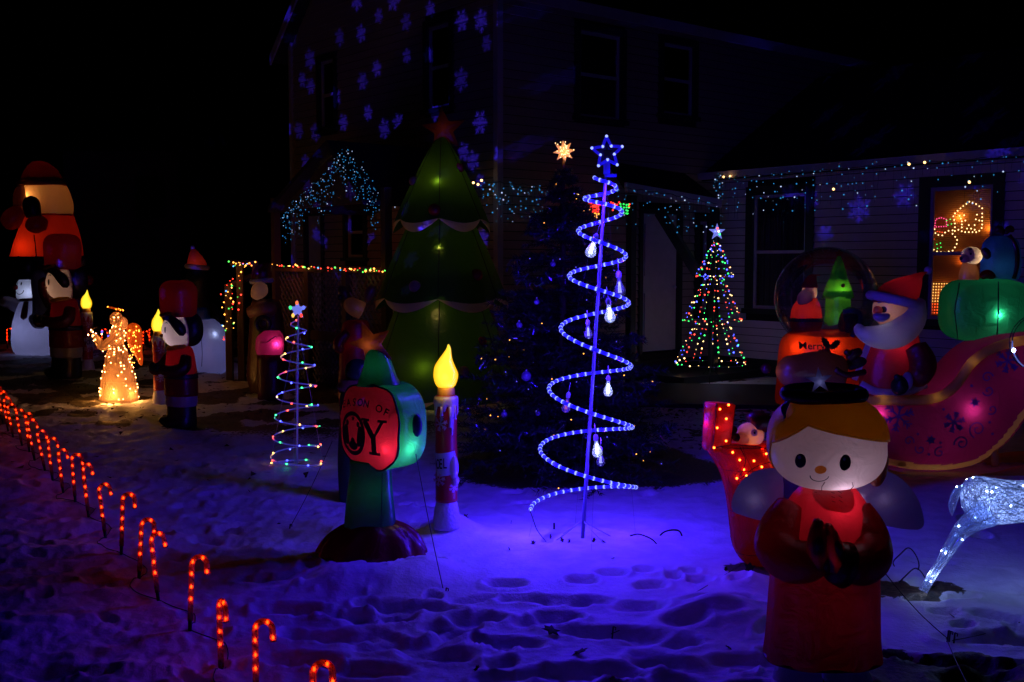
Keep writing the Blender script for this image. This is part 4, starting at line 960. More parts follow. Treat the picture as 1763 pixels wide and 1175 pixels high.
# ------------------------------------------------------------ real looking dark evergreen with ornaments
Y = 8.6; o = place(968, Y)
M_needle, nt, out = nodes('dark_needles')
p = nt.nodes.new('ShaderNodeBsdfPrincipled'); p.inputs['Roughness'].default_value = .5; nt.links.new(varied(nt, (.005, .014, .008), .5, 6), p.inputs['Base Color']); nt.links.new(p.outputs[0], out.inputs[0])
M_bark = solid('bark', (.06, .035, .02), .9, .2, 0, 30, .8)
t = thing('evergreen_tree', 'dark needled artificial evergreen with tinsel and tiny lights behind the blue spiral', 'tree', o)
part('trunk', tube([(0, 0, -.05), (0, 0, 1.2), (.0, 0, 2.42)], [.05, .035, .01], 8), M_bark, t)
Htr = 2.45
def crownR(z): return .03+.88*(1-z/Htr)**.85
V = []; F = []; tips = []; wood = []
for b_ in range(560):
    z0 = .12+(Htr-.16)*(RNG.random()**1.35); a = RNG.random()*2*PI; R_ = crownR(z0)*RNG.uniform(.72, 1.12)
    d = np.array([math.cos(a), math.sin(a), RNG.uniform(-.18, .22)]); d /= np.linalg.norm(d); P0 = np.array([0, 0, z0])
    sub = [(P0, d, R_)]
    for q in np.linspace(.35, .9, 3):
        sd = d*.75+np.array([-d[1], d[0], 0])*RNG.choice([-1, 1])*.7; sub.append((P0+d*R_*q, sd/np.linalg.norm(sd), R_*.3))
    wood.append(tube([P0, P0+d*R_*.95], [.006, .002], 3)); tips.append(P0+d*R_)
    for B, D, Ln in sub:
        n = int(60*Ln/.8)+14; q = RNG.uniform(.15 if D is d else 0, 1, n)
        rd = RNG.normal(size=(n, 3)); rd -= (rd@D)[:, None]*D; rd /= np.linalg.norm(rd, axis=1)[:, None]
        base = B+D*(q*Ln)[:, None]; nd = rd*.8+D*.65; L_ = RNG.uniform(.03, .06, n)[:, None]; w_ = np.cross(nd, RNG.normal(size=(n, 3))); w_ /= np.linalg.norm(w_, axis=1)[:, None]
        k0 = sum(len(x) for x in V); V.append(np.stack([base-w_*.004, base+w_*.004, base+nd*L_], 1).reshape(-1, 3)); F += [(k0+3*i, k0+3*i+1, k0+3*i+2) for i in range(n)] if False else []
VV_ = np.concatenate(V); nF = len(VV_)//3
part('branch', join(*wood), M_bark, t, kind='stuff')
part('crown', (VV_, [(3*i, 3*i+1, 3*i+2) for i in range(nF)]), M_needle, t, smooth=False, kind='stuff')
M_tin = solid('blue_tinsel', (.16, .16, .3), .18, .8, .85, 10, 0); tv = []
for k in range(2600):
    u_ = k/2600; z = 2.2-1.95*u_; a = u_*2*PI*5.2+RNG.normal()*.01; R_ = crownR(z)*1.03; c = np.array([R_*math.cos(a), R_*math.sin(a), z+.05*math.cos(a*4)-.02])
    q = c+RNG.normal(size=3)*.022; e = RNG.normal(size=3)*.02; f = RNG.normal(size=3)*.0035; tv += [q-e-f, q-e+f, q+e]
tv = np.array(tv); part('tinsel_garland', (tv, [(3*i, 3*i+1, 3*i+2) for i in range(len(tv)//3)]), M_tin, t, smooth=False, kind='stuff')
pts = [tips[i] for i in RNG.choice(len(tips), 92)]
part('amber_lights', beads(pts[:46], .006), E_amberS, t, kind='stuff'); part('blue_lights', beads(pts[46:], .0055), E_spark, t, kind='stuff')
# gold star topper
ps = Wp(971, 261, Y); tp = thing('star_topper', 'warm lit faceted gold star topping the dark evergreen', 'star', ps); s = Y/FOC
for k in range(8): a = k*PI/4+.1; part('point', puff([(math.cos(a)*19, math.sin(a)*19), (math.cos(a+.45)*9, math.sin(a+.45)*9), (0, 0), (math.cos(a-.45)*9, math.sin(a-.45)*9)], 3, 3, (math.cos(a)*9, math.sin(a)*9)), clear('gold_film', (1, .65, .35), .35, .2, .4, .2, (1, .42, .12), .45), tp, s)
part('led_bulbs', beads([(RNG.normal()*7, -3-RNG.random()*2, RNG.normal()*7) for _ in range(34)], 1.1), glow('topper_bulb', (1, .6, .28), 3, False), tp, s, kind='stuff')
part('stem', tube([(0, 0, -14), (0, 0, -32)], [2, 3.4], 6), M_gold, tp, s); lamp(tp, (0, -8, 0), (1, .55, .2), .25, s, .03)
for i, (px, py, r_, lb) in enumerate([(906, 648, .038, 'large pale round ornament on the lower left of the dark evergreen'), (952, 455, .022, 'small blue ornament high on the dark evergreen near the spiral'), (894, 560, .024, 'small ornament on the left edge of the evergreen at middle height'),
        (868, 714, .024, 'small shiny ornament at the lower left tip of the evergreen'), (926, 712, .02, 'small shiny ornament low on the evergreen, right of its lower left tip'), (924, 520, .022, 'small ornament left of the spiral beside the tinsel')]):
    p_ = Wp(px, py, 8.0 if py > 600 else 8.15); t_ = thing('ornament', lb, 'ornament', p_, 0, 'ornaments on the dark evergreen')
    part('ball', ell((0, 0, 0), (r_, r_, r_), 20, 14), solid('shiny_ornament', (.3, .25, .5), .2, .6, .3, 10, 0), t_); part('cap', tube([(0, 0, r_), (0, 0, r_+.012)], .006, 8), M_whitewire, t_)
# ------------------------------------------------------------ rainbow light-string tree
Y = 15.2; s = Y/FOC; o = place(1222, Y)
t = thing('string_light_tree', 'slim three tiered tree made of rainbow light strings before the house wall', 'light tree', o)
part('pole', tube([(0, 0, -10), (4, 0, 130), (8, 0, 250)], 1.4, 6), M_iron, t, s)
wires = []; bl = []
TI = [(240, 4, 182, 33), (180, 14, 106, 51), (104, 26, 31, 62)]
ax_ = lambda z: z*.032
for z0, r0, z1, r1 in TI:
    nS = 11; hull = []
    for k in range(nS):
        a = 2*PI*k/nS+.2; P = [(ax_(z)+(r0+(r1-r0)*q**.9)*math.cos(a), (r0+(r1-r0)*q**.9)*math.sin(a), z) for q in np.linspace(0, 1, 8) for z in [z0+(z1-z0)*q]]
        wires.append(tube(P, .28, 4)); hull.append(P[-1]); nb_ = int((z0-z1)/10)
        for i in range(nb_+1):
            q = (i+RNG.random()*.6)/(nb_+.6); z = z0+(z1-z0)*q; r = r0+(r1-r0)*q**.9; bl.append((ax_(z)+r*math.cos(a), r*math.sin(a), z))
    wires.append(tube(hull, .4, 4, closed=True))
    for k in range(nS):
        a, b = np.array(hull[k]), np.array(hull[(k+1) % nS]); bl += [a+(b-a)*q for q in (.5,)]
part('wire', join(*wires), M_cord if False else solid('clear_wire', (.25, .25, .35), .4), t, s, kind='stuff')
bl = np.array(bl); pick = RNG.integers(0, 4, len(bl)); sz = RNG.choice([.65, .85, 1.2, 1.55], len(bl), p=[.25, .3, .25, .2])
for c_, (nm, m_) in enumerate(MC): part(nm+'_lights', beads(bl[pick == c_], sz[pick == c_]), m_, t, s, kind='stuff')
stp = part('star', puff(starpts(15, 6, 5, PI/2, (9, 258)), 3, 4, (9, 258)), clear('clear_star', (.7, .75, 1), .5, .2, .2, .2, (.15, .18, .6), .6), t, s)
for c_, (dx, dz) in enumerate(((0, 6), (4, -4), (-4, 1), (2, 1))): part('led_bulb', ell((9+dx, -4, 258+dz), (1.6, 1.6, 1.6), 8, 6), MC[c_][1], stp, s)
for k, a in enumerate((.3, 2.4, 4.5)): part('leg', tube([(1, 0, 30), (26*math.cos(a), 26*math.sin(a), -3)], .8, 5), M_iron, t, s)
lamp(t, (6, -30, 60), (.5, .45, 1), .6, s, 0)
# ------------------------------------------------------------ small multicolour spiral tree
Y = 8.9; s = Y/FOC; o = place(511, Y)
t = thing('small_spiral_tree', 'small spiral tree with scattered multicoloured bulbs left of the lettered sign', 'spiral tree', o)
part('pole', tube([(0, 0, -6), (3, 0, 140), (6, 0, 262)], [2.2, 2, 1.8], 8), solid('pale_pole', (.6, .6, .7)), t, s)
KZ = [(90, 254, 9), (450, 230, 17), (810, 200, 26), (1170, 167, 31), (1530, 132, 34), (1890, 97, 37), (2250, 61, 40), (2610, 27, 43), (2880, 4, 46), (3100, 2, 47)]
SPm = np.array([((z*.02)+r*math.cos(math.radians(p)), r*math.sin(math.radians(p)), z) for p, z, r in interp(KZ, 420)])
part('tube_coil', tube(SPm, 1.25, 6), clear('clear_coil', (.8, .8, 1), .6, .2, .3, .1, (.06, .05, .5), .16), t, s)
d = np.concatenate([[0], np.cumsum(np.linalg.norm(np.diff(SPm, axis=0), axis=1))]); qs = np.arange(3, d[-1], 36)
lp_ = np.array([[np.interp(q, d, SPm[:, k]) for k in range(3)] for q in qs]); lp_ += RNG.normal(size=lp_.shape)*1.0
for c_ in range(4): part(MC[c_][0]+'_lights', balls(lp_[c_::4], 1.45), glow('spiral_'+MC[c_][0], [(1, .06, .03), (.03, .9, .15), (.06, .08, 1), (1, .5, .08)][c_], 9), t, s, kind='stuff')
cols = [(.3, .04, .03), (.03, .5, .15), (.06, .08, .7), (.6, .3, .06), (.5, .05, .04)]
std = starpts(17, 7, 5, PI/2, (5, 272)); stp = part('star', puff(std, 3, 4, (5, 272)), clear('clear_star', (.7, .75, 1)), t, s)
for k in range(5):
    a = PI/2+2*PI*k/5; part('lit_tip', ell((5+12*math.cos(a), -3, 272+12*math.sin(a)), (2.6, 2, 3.6), 10, 8), glow('tip%d' % k, [(1, .15, .05), (.05, .8, .2), (1, .5, .08), (1, .06, .04), (.12, .15, 1)][k], 1.6), stp, s)
for k, a in enumerate((.4, 1.9, 3.3, 4.9)):
    part('foot', tube([(0, 0, 3), (50*math.cos(a), 50*math.sin(a), 1)], .8, 5), M_whitewire, t, s); part('guy_string', tube([(5, 0, 250), (46*math.cos(a), 46*math.sin(a), 2)], .25, 4), M_whitewire, t, s)
# ------------------------------------------------------------ spun wire figures
def spun(rings, nthread, wd, seed=1, reach=3):
    """criss-cross threads stretched between nearby points of a surface given as rings (m,n,3)"""
    R_ = np.array(rings); m, n, _ = R_.shape; r = np.random.default_rng(seed)
    i0 = r.uniform(0, m-1, nthread); j0 = r.uniform(0, n, nthread); i1 = np.clip(i0+r.uniform(-reach, reach, nthread)*m/14, 0, m-1.001); j1 = j0+r.uniform(-reach, reach, nthread)*n/18
    def at_(i, j):
        i = np.clip(i, 0, m-1.001); a = i.astype(int); f = (i-a)[:, None]; jj = np.floor(j).astype(int); g = (j-np.floor(j))[:, None]
        P = lambda x, y: R_[x, y % n]
        return (P(a, jj)*(1-g)+P(a, jj+1)*g)*(1-f)+(P(a+1, jj)*(1-g)+P(a+1, jj+1)*g)*f
    A = at_(i0, j0); B = at_(i1, j1); M = at_((i0+i1)/2, (j0+j1)/2); cen_ = R_.mean(1); k = np.clip(((i0+i1)/2).astype(int), 0, m-1)
    M = cen_[k]+(M-cen_[k])*1.01; A = A+(A-cen_[i0.astype(int)])*.01
    def off(P, Q): dd_ = Q-P; w_ = np.cross(dd_, r.normal(size=P.shape)); return w_/np.maximum(np.linalg.norm(w_, axis=1), 1e-9)[:, None]*wd
    w_ = off(A, B); V = np.stack([A-w_, A+w_, M-w_, M+w_, B-w_, B+w_], 1).reshape(-1, 3)
    return (V, [q for k in range(nthread) for q in ((6*k, 6*k+1, 6*k+3, 6*k+2), (6*k+2, 6*k+3, 6*k+5, 6*k+4))])
def rings_of(g, n, m): return np.array(g[0][:n*m]).reshape(m, n, 3)
def frame(R_, every_i, every_j, r):
    m, n, _ = R_.shape; gs = [tube(R_[i], r, 4, closed=True) for i in range(0, m, every_i)]+[tube(R_[:, j], r, 4) for j in range(0, n, every_j)]
    return join(*gs)
# warm wire angel
Y = 13.1; s = Y/FOC; o = place(205, Y)
t = thing('wire_angel', 'warm white lit wire angel with halo and orange wing standing on the snow', 'light figure', o)
M_spw = clear('warm_spun', (1, .72, .45), .35, .1, .4, .3, (1, .33, .08), .10); M_thr = solid('warm_thread', (.75, .5, .3), .3, .5, 0, 20, 0)
pts_all = []
def spunpart(nm, g, n, m, nth, bulbs_, mat_shell, parent, ss, thr, wd=.35, fr=(6, 6), frm=M_thr, bulbmat=E_warm, br=1.1, seed=1, bo=1.02):
    R_ = rings_of(g, n, m); p_ = part(nm, g, mat_shell, parent, ss); part('spun_thread', spun(R_, nth, wd, seed), thr, p_, ss, kind='stuff'); part('wire_frame', frame(R_, fr[0], fr[1], wd*1.3), frm, p_, ss, kind='stuff')
    r = np.random.default_rng(seed+5); P = []
    for _ in range(bulbs_):
        i = r.integers(1, m-1); j = r.integers(0, n); c = R_[i].mean(0); P.append(c+(R_[i, j]-c)*bo)
    if P: part('led_bulbs', beads(P, br), bulbmat, p_, ss, kind='stuff')
    return p_
g = column([(0, 0, 0, 33, 25), (30, 0, 0, 30, 23), (60, 0, 0, 24, 19), (85, -1, 0, 17, 14), (98, -1, 0, 12, 10)], 28, 22)
spunpart('skirt', g, 28, 22, 700, 90, M_spw, t, s, M_thr)
g = column([(97, -1, 0, 11, 9), (108, 0, 0, 13, 10), (120, 1, 0, 13, 10), (128, 0, 0, 8, 7), (132, 0, 0, 5, 5)], 20, 12)
spunpart('bodice', g, 20, 12, 180, 26, M_spw, t, s, M_thr, seed=2)
g = ell((-1, 0, 142), (11.5, 11, 12.5), 20, 12); spunpart('head', g, 20, 11, 140, 14, M_spw, t, s, M_thr, seed=3)
part('hair', ell((8, 4, 134), (9, 9, 12), 16, 10), M_spw, t, s)
arm = tube(interp([(6, -8, 122), (-8, -16, 104), (-20, -18, 96), (-30, -18, 112), (-34, -18, 118)], 14), [5, 6, 7, 7.5, 8, 8, 8, 7, 6.5, 6, 5, 4, 3, 2], 14, cap=False)
spunpart('arm', arm, 14, 14, 160, 18, M_spw, t, s, M_thr, seed=4)
M_spo = clear('orange_spun', (1, .35, .06), .3, .1, .4, .3, (1, .16, .01), .12)
wgp = puff(smooth2([(10, 128), (20, 136), (34, 132), (39, 116), (37, 92), (39, 66), (34, 58), (26, 74), (16, 92), (10, 104)], 2), 4, 5)
wgo = part('wing', wgp, M_spo, t, s); wgo.location = (2*s, 9*s, 0)
part('led_bulbs', beads([(RNG.uniform(14, 36), -5, RNG.uniform(66, 130)) for _ in range(34)], 1.0), glow('orange_led', (1, .3, .03), 14), wgo, s, kind='stuff')
part('halo', tube([(-2+13*math.cos(a), 7*math.sin(a), 160-3*math.cos(a)) for a in np.linspace(0, 2*PI, 21)[:-1]], .9, 5, closed=True), M_spo, t, s)
part('led_bulbs', beads([(-2+13*math.cos(a), 7*math.sin(a), 160-3*math.cos(a)) for a in (0, .6, 1.3, 3, 3.5, 5, 5.6)], 1.2), glow('orange_led', (1, .3, .03), 14), t, s, kind='stuff')
part('candelabra', join(*[tube(interp([(-34, -18, 118), (-36-k*2, -18, 122), (-38+k*5, -18, 128+k)], 6), .5, 4) for k in range(3)]), M_thr, t, s); part('led_bulbs', beads([(-43, -18, 116), (-38, -18, 124), (-20, -18, 117), (-35, -18, 121)], 1.5), E_warm, t, s, kind='stuff')
lamp(t, (-2, -42, 14), (1, .40, .08), 6.0, s, 0); lamp(t, (36, -20, 14), (1, .40, .08), 2.0, s, 0); lamp(t, (-40, -14, 14), (1, .40, .08), 2.0, s, 0); lamp(t, (-2, -6, 40), (1, .42, .12), 1.6, s, .15); lamp(t, (-2, -4, 110), (1, .45, .14), .6, s, .1)
# white wire deer at the right edge
Y = 5.5; s = Y/FOC; o = place(1590, Y)
t = thing('wire_deer', 'cool white lit spun wire deer entering from the right edge', 'light figure', o)
M_spb = clear('cool_spun', (.7, .8, 1), .86, .12, .3, .2, (.16, .22, .8), .05); M_thb = solid('cool_thread', (.75, .8, .95), .3, .6, 0, 20, 0)
X_, Z_ = (1, 0, 0), (0, 0, 1); Yx = (0, 1, 0)
sec = [(62, 168, 8, 8), (68, 165, 26, 20), (82, 162, 38, 28), (105, 158, 42, 32), (140, 156, 38, 31), (185, 158, 35, 30), (230, 162, 40, 31), (258, 168, 42, 28), (276, 178, 30, 20)]
Kd = interp(sec, 26); body = loft([((x, 0, z), Yx, Z_, b, a, 2.1) for x, z, a, b in Kd], 24)
spunpart('body', body, 24, 26, 2600, 26, M_spb, t, s, M_thb, .34, (5, 6), M_thb, E_white, 2.1, 7, .98)
nk = [(262, 180, 26), (284, 214, 20), (298, 250, 15), (306, 282, 13)]; Kn = interp(nk, 12)
spunpart('neck', loft([((x, 0, z), (.9, 0, -.4), Yx, r, r*.8, 2) for x, z, r in Kn], 16), 16, 12, 500, 6, M_spb, t, s, M_thb, .34, (4, 5), M_thb, E_white, 2.1, 8)
hd_ = interp([(296, 290, 8), (306, 296, 14), (325, 292, 13), (350, 280, 8), (362, 274, 5)], 12)
hdp = spunpart('head', loft([((x, 0, z), Yx, Z_, r*.8, r, 2) for x, z, r in hd_], 16), 16, 12, 320, 5, M_spb, t, s, M_thb, .34, (4, 5), M_thb, E_white, 1.8, 9)
for sg in (-1, 1):
    part('antler', join(tube(interp([(306, sg*6, 306), (300, sg*18, 330), (306, sg*30, 356), (318, sg*32, 378)], 10), 1.6, 6), tube([(301, sg*20, 336), (322, sg*22, 352)], 1.3, 5), tube([(306, sg*30, 356), (290, sg*34, 374)], 1.3, 5)), M_thb, hdp, s)
    part('ear', puff([(298, 300), (288, 306), (282, 316), (292, 316), (302, 308)], 2.5, 3), M_spb, hdp, s).location = (0, sg*.03, 0)
legs = [[(98, -16, 140, 26), (62, -18, 118, 15), (44, -18, 98, 10), (22, -18, 56, 8), (2, -18, 22, 7.5), (-8, -18, 3, 8)], [(118, 14, 136, 26), (88, 16, 112, 15), (66, 16, 90, 10), (40, 16, 48, 8), (18, 16, 16, 7.5), (10, 16, -2, 8)],
        [(258, -16, 138, 17), (262, -18, 96, 10), (258, -18, 52, 7), (256, -18, 0, 7)], [(266, 16, 138, 17), (284, 18, 100, 10), (272, 18, 56, 7), (276, 18, 0, 7)]]
for k, lg in enumerate(legs):
    Kl = interp(lg, 16); g = tube(Kl[:, :3], Kl[:, 3], 12, cap=False); spunpart('leg', g, 12, 16, 420, 4 if k < 2 else 3, M_spb, t, s, M_thb, .3, (5, 3), M_thb, E_white, 1.8, 20+k, .9)
tl = tube(interp([(64, 0, 184, 3), (54, 0, 176, 6), (47, 0, 158, 7), (45, 0, 142, 5), (46, 0, 132, 1)], 12)[:, :3], [3, 4, 5, 6, 7, 7, 7, 6, 5, 4, 2, 1], 10, cap=False)
spunpart('tail', tl, 10, 12, 160, 1, M_spb, t, s, M_thb, .3, (4, 4), M_thb, E_white, 1.6, 30)
lamp(t, (2, -18, 34), (.5, .6, 1), .5, s, .01); lamp(t, (120, 0, 160), (.5, .62, 1), 1.6, s, .04); lamp(t, (200, 0, 160), (.5, .62, 1), 1.2, s, .04)
# extra cord curls next to the deer
def ground_cable(pxs, label, r=.004, mat=None, hgt=None):
    P = [G(a, b) for a, b in pxs]; P = [(p.x, p.y, HT(p.x, p.y)+r+(hgt[i] if hgt else 0)) for i, p in enumerate(P)]
    return one('cable', tube(interp(P, 60), r, 6), mat or M_cord, label, 'cable')
def hoop(cx, cz, R, Yc, a0, a1, label, r=.0035):
    c = Wp(cx, cz, Yc); R = R*Yc/FOC; P = [(c.x+R*math.cos(a), c.y+.04*math.sin(a*2), c.z+R*math.sin(a)) for a in np.linspace(a0, a1, 26)]
    return one('cable_loop', tube(P, r, 6), M_cord, label, 'cable')
hoop(1560, 965, 21, 5.7, 3.9, -.7, 'upper loop of stiff black cable standing by the deer hoof'); hoop(1572, 1003, 24, 5.6, 3.2, -1.1, 'lower loop of stiff black cable in front of the deer hoof')
h_ = Wp(1155, 925, 6.6); one('bent_cable', tube(interp([(-.09, 0, -.02), (-.045, 0, .03), (.02, 0, .045), (.062, 0, .025), (.08, 0, -.06)], 24), .0055, 6), M_cord, 'thick black hose arching out of the snow right of the spiral base', 'cable', (h_.x, h_.y, h_.z))
ground_cable([(1085, 925), (1100, 922), (1120, 930), (1130, 938)], 'short bent twig lying in the snow beside the arched black hose', .004, M_bark)
# wire hoop with white lights cut by the right edge
Y = 6.2; s = Y/FOC; hp = Wp(1790, 590, Y)
t = thing('wire_hoop', 'wire ring with two white lights cut off by the right edge', 'light figure', hp)
for k, dy in enumerate((-5, 5)): part('ring', tube([(50*math.cos(a), dy, 50*math.sin(a)) for a in np.linspace(0, 2*PI, 41)[:-1]], .8, 5, closed=True), M_cord, t, s)
part('rung', join(*[tube([(50*math.cos(a), -5, 50*math.sin(a)), (50*math.cos(a), 5, 50*math.sin(a))], .6, 4) for a in np.linspace(0, 2*PI, 25)]), M_cord, t, s, kind='stuff')
part('lit_tube', tube([(50*math.cos(a), -6, 50*math.sin(a)) for a in np.linspace(PI*.98, PI*1.3, 10)], 1.2, 6), clear('pale_tube', (.6, .7, 1), .5, .2, .2, .1, (.15, .2, .6), .4), t, s)
part('led_bulb', ell((-47.5, -7, -13), (3, 2.5, 3.5), 10, 8), E_white, t, s)
part('stand', tube([(0, 0, -50), (0, 0, -(hp.z/s)-4)], 1.2, 6), M_cord, t, s)
# ------------------------------------------------------------ icicle light strings
def icicles(name_label, pts, drop, gap, dens, group='icicle light strings on the house', warm=(), small=1.0):
    P = [Wp(*p) for p in pts]; o = P[0]; rows = pts; t = thing('icicle_lights', name_label, 'string lights', o, 0, group); top = []; bl = []; wires = []
    for a, b in zip(P[:-1], P[1:]):
        L_ = (b-a).length; n = max(2, int(L_/gap))
        for i in range(n):
            p = a.lerp(b, i/n)-o; p.z += .01*math.sin(i*2); top.append(tuple(p)); k = int(RNG.integers(1, int(drop/dens)+2))
            dx = RNG.normal()*.02; wires.append(tube([tuple(p), (p.x+dx, p.y, p.z-k*dens)], .0018, 3))
            for j in range(k):
                bl.append((p.x+dx*j/k+RNG.normal()*.03, p.y-.01, p.z-dens*(j+.3)+RNG.normal()*.035))
    top.append(tuple(P[-1]-o)); part('main_wire', tube(top, .004, 4), M_cord, t); part('drop_wires', join(*wires), M_cord, t, kind='stuff')
    bl = np.array(bl); pk = RNG.random(len(bl)) < .82; rr = RNG.choice([.006, .009, .0125], len(bl), p=[.35, .4, .25])*small
    part('blue_white_bulbs', beads(bl[pk], rr[pk]), E_ice, t, kind='stuff'); part('pale_bulbs', beads(bl[~pk], rr[~pk]), glow('pale_ice_led', (.35, .45, .7), 1.4, False), t, kind='stuff')
    if warm: part('warm_bulbs', balls([tuple(Wp(*q)-o) for q in warm], .016), E_warmS, t)
    return t
icicles('blue white icicle lights following the gabled canopy left of the big inflatable tree', [(484, 382, 14.7), (500, 350, 14.7), (548, 312, 14.0), (597, 252, 13.35), (628, 300, 13.1), (652, 335, 12.9)], .5, .04, .06,
        warm=[(550, 309, 14.5), (556, 303, 14.5), (568, 292, 14.4), (572, 292, 14.4), (606, 274, 14)], small=.68)
icicles('blue white icicle lights along the dark wall behind the inflatable tree to the house corner', [(655, 338, 14.6), (700, 322, 14.5), (760, 316, 14.2), (855, 314, 13.85), (945, 322, 14.4)], .5, .06, .075,
        warm=[(642, 322, 14.5), (650, 328, 14.5), (676, 332, 14.4), (684, 329, 14.4), (815, 315, 13.8), (823, 318, 13.8), (829, 311, 13.8), (982, 331, 13.9), (995, 334, 13.9)])
icicles('blue icicle lights hanging under the sloping porch beam', [(1050, 322, 14.6), (1075, 324, 14.7), (1150, 334, 15), (1236, 352, 15.4)], .5, .07, .12)
icicles('blue icicle lights hanging from the eave of the low wing over its windows', [(1236, 306, 16.0), (1300, 303, 15.3), (1480, 288, 13.9), (1640, 276, 13.1), (1800, 266, 12.3)], .46, .085, .15,
        warm=[(1246, 305, 15.9), (1257, 304, 15.9), (1435, 326, 14.1), (1565, 283, 13.3), (1592, 280, 13.3), (1669, 314, 12.9)])
icicles('short blue icicle lights bunched at the corner where porch and wing meet', [(1230, 302, 15.7), (1244, 304, 15.9)], .95, .06, .08)
# red, green and amber lights above the spiral, under the beam
o = Wp(1050, 350, 14.3); t = thing('light_garland', 'small cluster of red and green lights hanging behind the top of the blue spiral', 'string lights', o)
def pxb(lst, Yc): return [tuple(Wp(a, b, Yc)-o) for a, b in lst]
rnd = np.random.default_rng(12)
tri = [(1014+i*3.2+rnd.normal()*.7, 350+j*3.6+rnd.normal()*.7) for j in range(8) for i in range(7) if j*.45 <= i <= 6.5-j*.3]
part('red_bulbs', beads(pxb([q for k, q in enumerate(tri) if q[1] < 366]+[(1052+i*3.5, 352+rnd.normal()*2) for i in range(5)]+[(1055, 362), (1068, 362), (1083, 356), (1084, 352)], 14.3), .014), glow('garland_red', (1, .03, .02), 3, False), t, kind='stuff')
part('amber_bulbs', beads(pxb([q for k, q in enumerate(tri) if q[1] >= 366], 14.3), .013), E_amberS, t, kind='stuff')
part('green_bulbs', beads(pxb([(1070+i*4+rnd.normal(), 352+j*5+rnd.normal()) for j in range(4) for i in range(4) if j < 2 or i > 0], 14.3), .015), E_greenS, t, kind='stuff')
part('frame_wire', tube(pxb([(1012, 348), (1088, 350), (1086, 374), (1050, 380), (1034, 376), (1012, 348)], 14.3), .004, 4), M_cord, t)
# lights on the porch rail and the stair railing
def colored_string(label, name, runs, seed, r=.012, strength=1, cols=(.45, .2, .12, .1, .13)):
    g = np.random.default_rng(seed); t = None; P = []
    for run in runs:
        Q = [Wp(*q) for q in run[0]]
        for a, b in zip(Q[:-1], Q[1:]):
            n = max(2, int((b-a).length/run[1]))
            for i in range(n): p = a.lerp(b, (i+g.random()*.6)/n); P.append((p.x+g.normal()*run[2], p.y-.06, p.z+g.normal()*run[2]))
    o = Vector(P[0]); P = np.array(P)-np.array(o); t = thing('string_lights', label, 'string lights', o)
    pk = g.choice(5, len(P), p=cols); ms_ = [('red_bulbs', glow('rail_red', (1, .04, .02), 5)), ('amber_bulbs', glow('rail_amber', (1, .32, .04), 6)), ('green_bulbs', glow('rail_green', (.1, .9, .1), 3, False)), ('blue_bulbs', glow('rail_blue', (.1, .4, .9), 2.4, False)), ('pink_bulbs', glow('rail_yellow', (1, .5, .1), 5, False))]
    for c_, (nm, m_) in enumerate(ms_):
        if (pk == c_).any(): part(nm, beads(P[pk == c_], g.choice([.007, .011, .014], (pk == c_).sum())), m_, t, kind='stuff')
    wp_ = tube([tuple(p) for p in P[:2]]+[tuple(p+np.array([0, 0, .001])) for p in P[2:6]], .003, 3); part('wire', wp_, M_cord, t); return t
tg_ = colored_string('red, amber and green lights strung along the porch rail above the lattice', 's', [([(474, 456, 15.3), (520, 460, 14.9), (560, 463, 14.5), (665, 466, 13.2)], .055, .012)], 3)
lamp(tg_, (.3, -.25, 0), (1, .12, .04), .5, 1, .05); lamp(tg_, (1.2, -.35, -.1), (1, .1, .03), .7, 1, .05)
tg_ = colored_string('amber and red lights wrapped round the stair railing posts on the left', 's', [([(390, 492, 15.4), (390, 590, 15.4)], .05, .03), ([(402, 480, 15.3), (402, 572, 15.3)], .06, .03), ([(412, 462, 15.3), (411, 540, 15.3)], .08, .02), ([(391, 492, 15.4), (420, 474, 15.45)], .05, .012), ([(398, 454, 15.3), (440, 456, 15.4)], .03, .02), ([(404, 458, 15.3), (434, 452, 15.3)], .03, .02)], 9, cols=(.33, .4, .09, .05, .13))
lamp(tg_, (.1, -.25, .15), (1, .25, .06), .8, 1, .05)
# ground string far left with blue lights
o = place(180, 20.3); t = thing('ground_lights', 'short string of blue lights on the snow behind the wire angel', 'string lights', o)
part('wire', tube(interp([(-.3, 0, .1), (0, 0, .3), (.3, 0, .22), (.8, 0, .25)], 16), .006, 4), M_cord, t)
part('blue_bulbs', balls([(-.15+i*.12, -.02, .33+.05*math.sin(i*2)) for i in range(5)], .022), glow('far_blue', (.08, .08, 1), 3, False), t); part('red_bulbs', balls([(.45+i*.1, -.02, .3) for i in range(3)], .022), E_redS, t)

# ------------------------------------------------------------ lit window of the wing
def wloc(x, y, z): # wing wall coordinates -> world
    return C0+U*(WX0+x)+(-VV)*(WY+y)+Vector((0, 0, z))
a0, a1, b0, b1 = wr
M_slat = solid('blind_slat', (.5, .2, .05), .6, .3, 0, 10, .05)
bd = part('blind', join(*[box(((a0+a1)/2, -.14, z), (a1-a0+.1, .024, .003), rx=.95) for z in np.arange(b0+.02, b1, .024)]), M_slat, house, smooth=False, kind='stuff', label='orange lit slatted blind in the right window'); bd.location = (WX0, WY, 0)
part('blind_back', box(((a0+a1)/2, -.2, (b0+b1)/2), (a1-a0+.3, .01, b1-b0+.2)), solid('roller_cloth', (.4, .15, .03), .8), bd, smooth=False)
wc = wloc((a0+a1)/2, -.03, (b0+b1)/2)
for i, (dx, dz, pw, c) in enumerate(((.1, .45, 1.4, (1, .42, .1)), (-.3, .3, 1.0, (1, .42, .1)), (.25, -.55, 1.2, (1, .22, .05)), (.05, -.1, .6, (1, .3, .06)))):
    pl_ = wloc((a0+a1)/2+dx, -.09, (b0+b1)/2+dz); lo_ = lamp(None, pl_, c, pw, 1, .03)
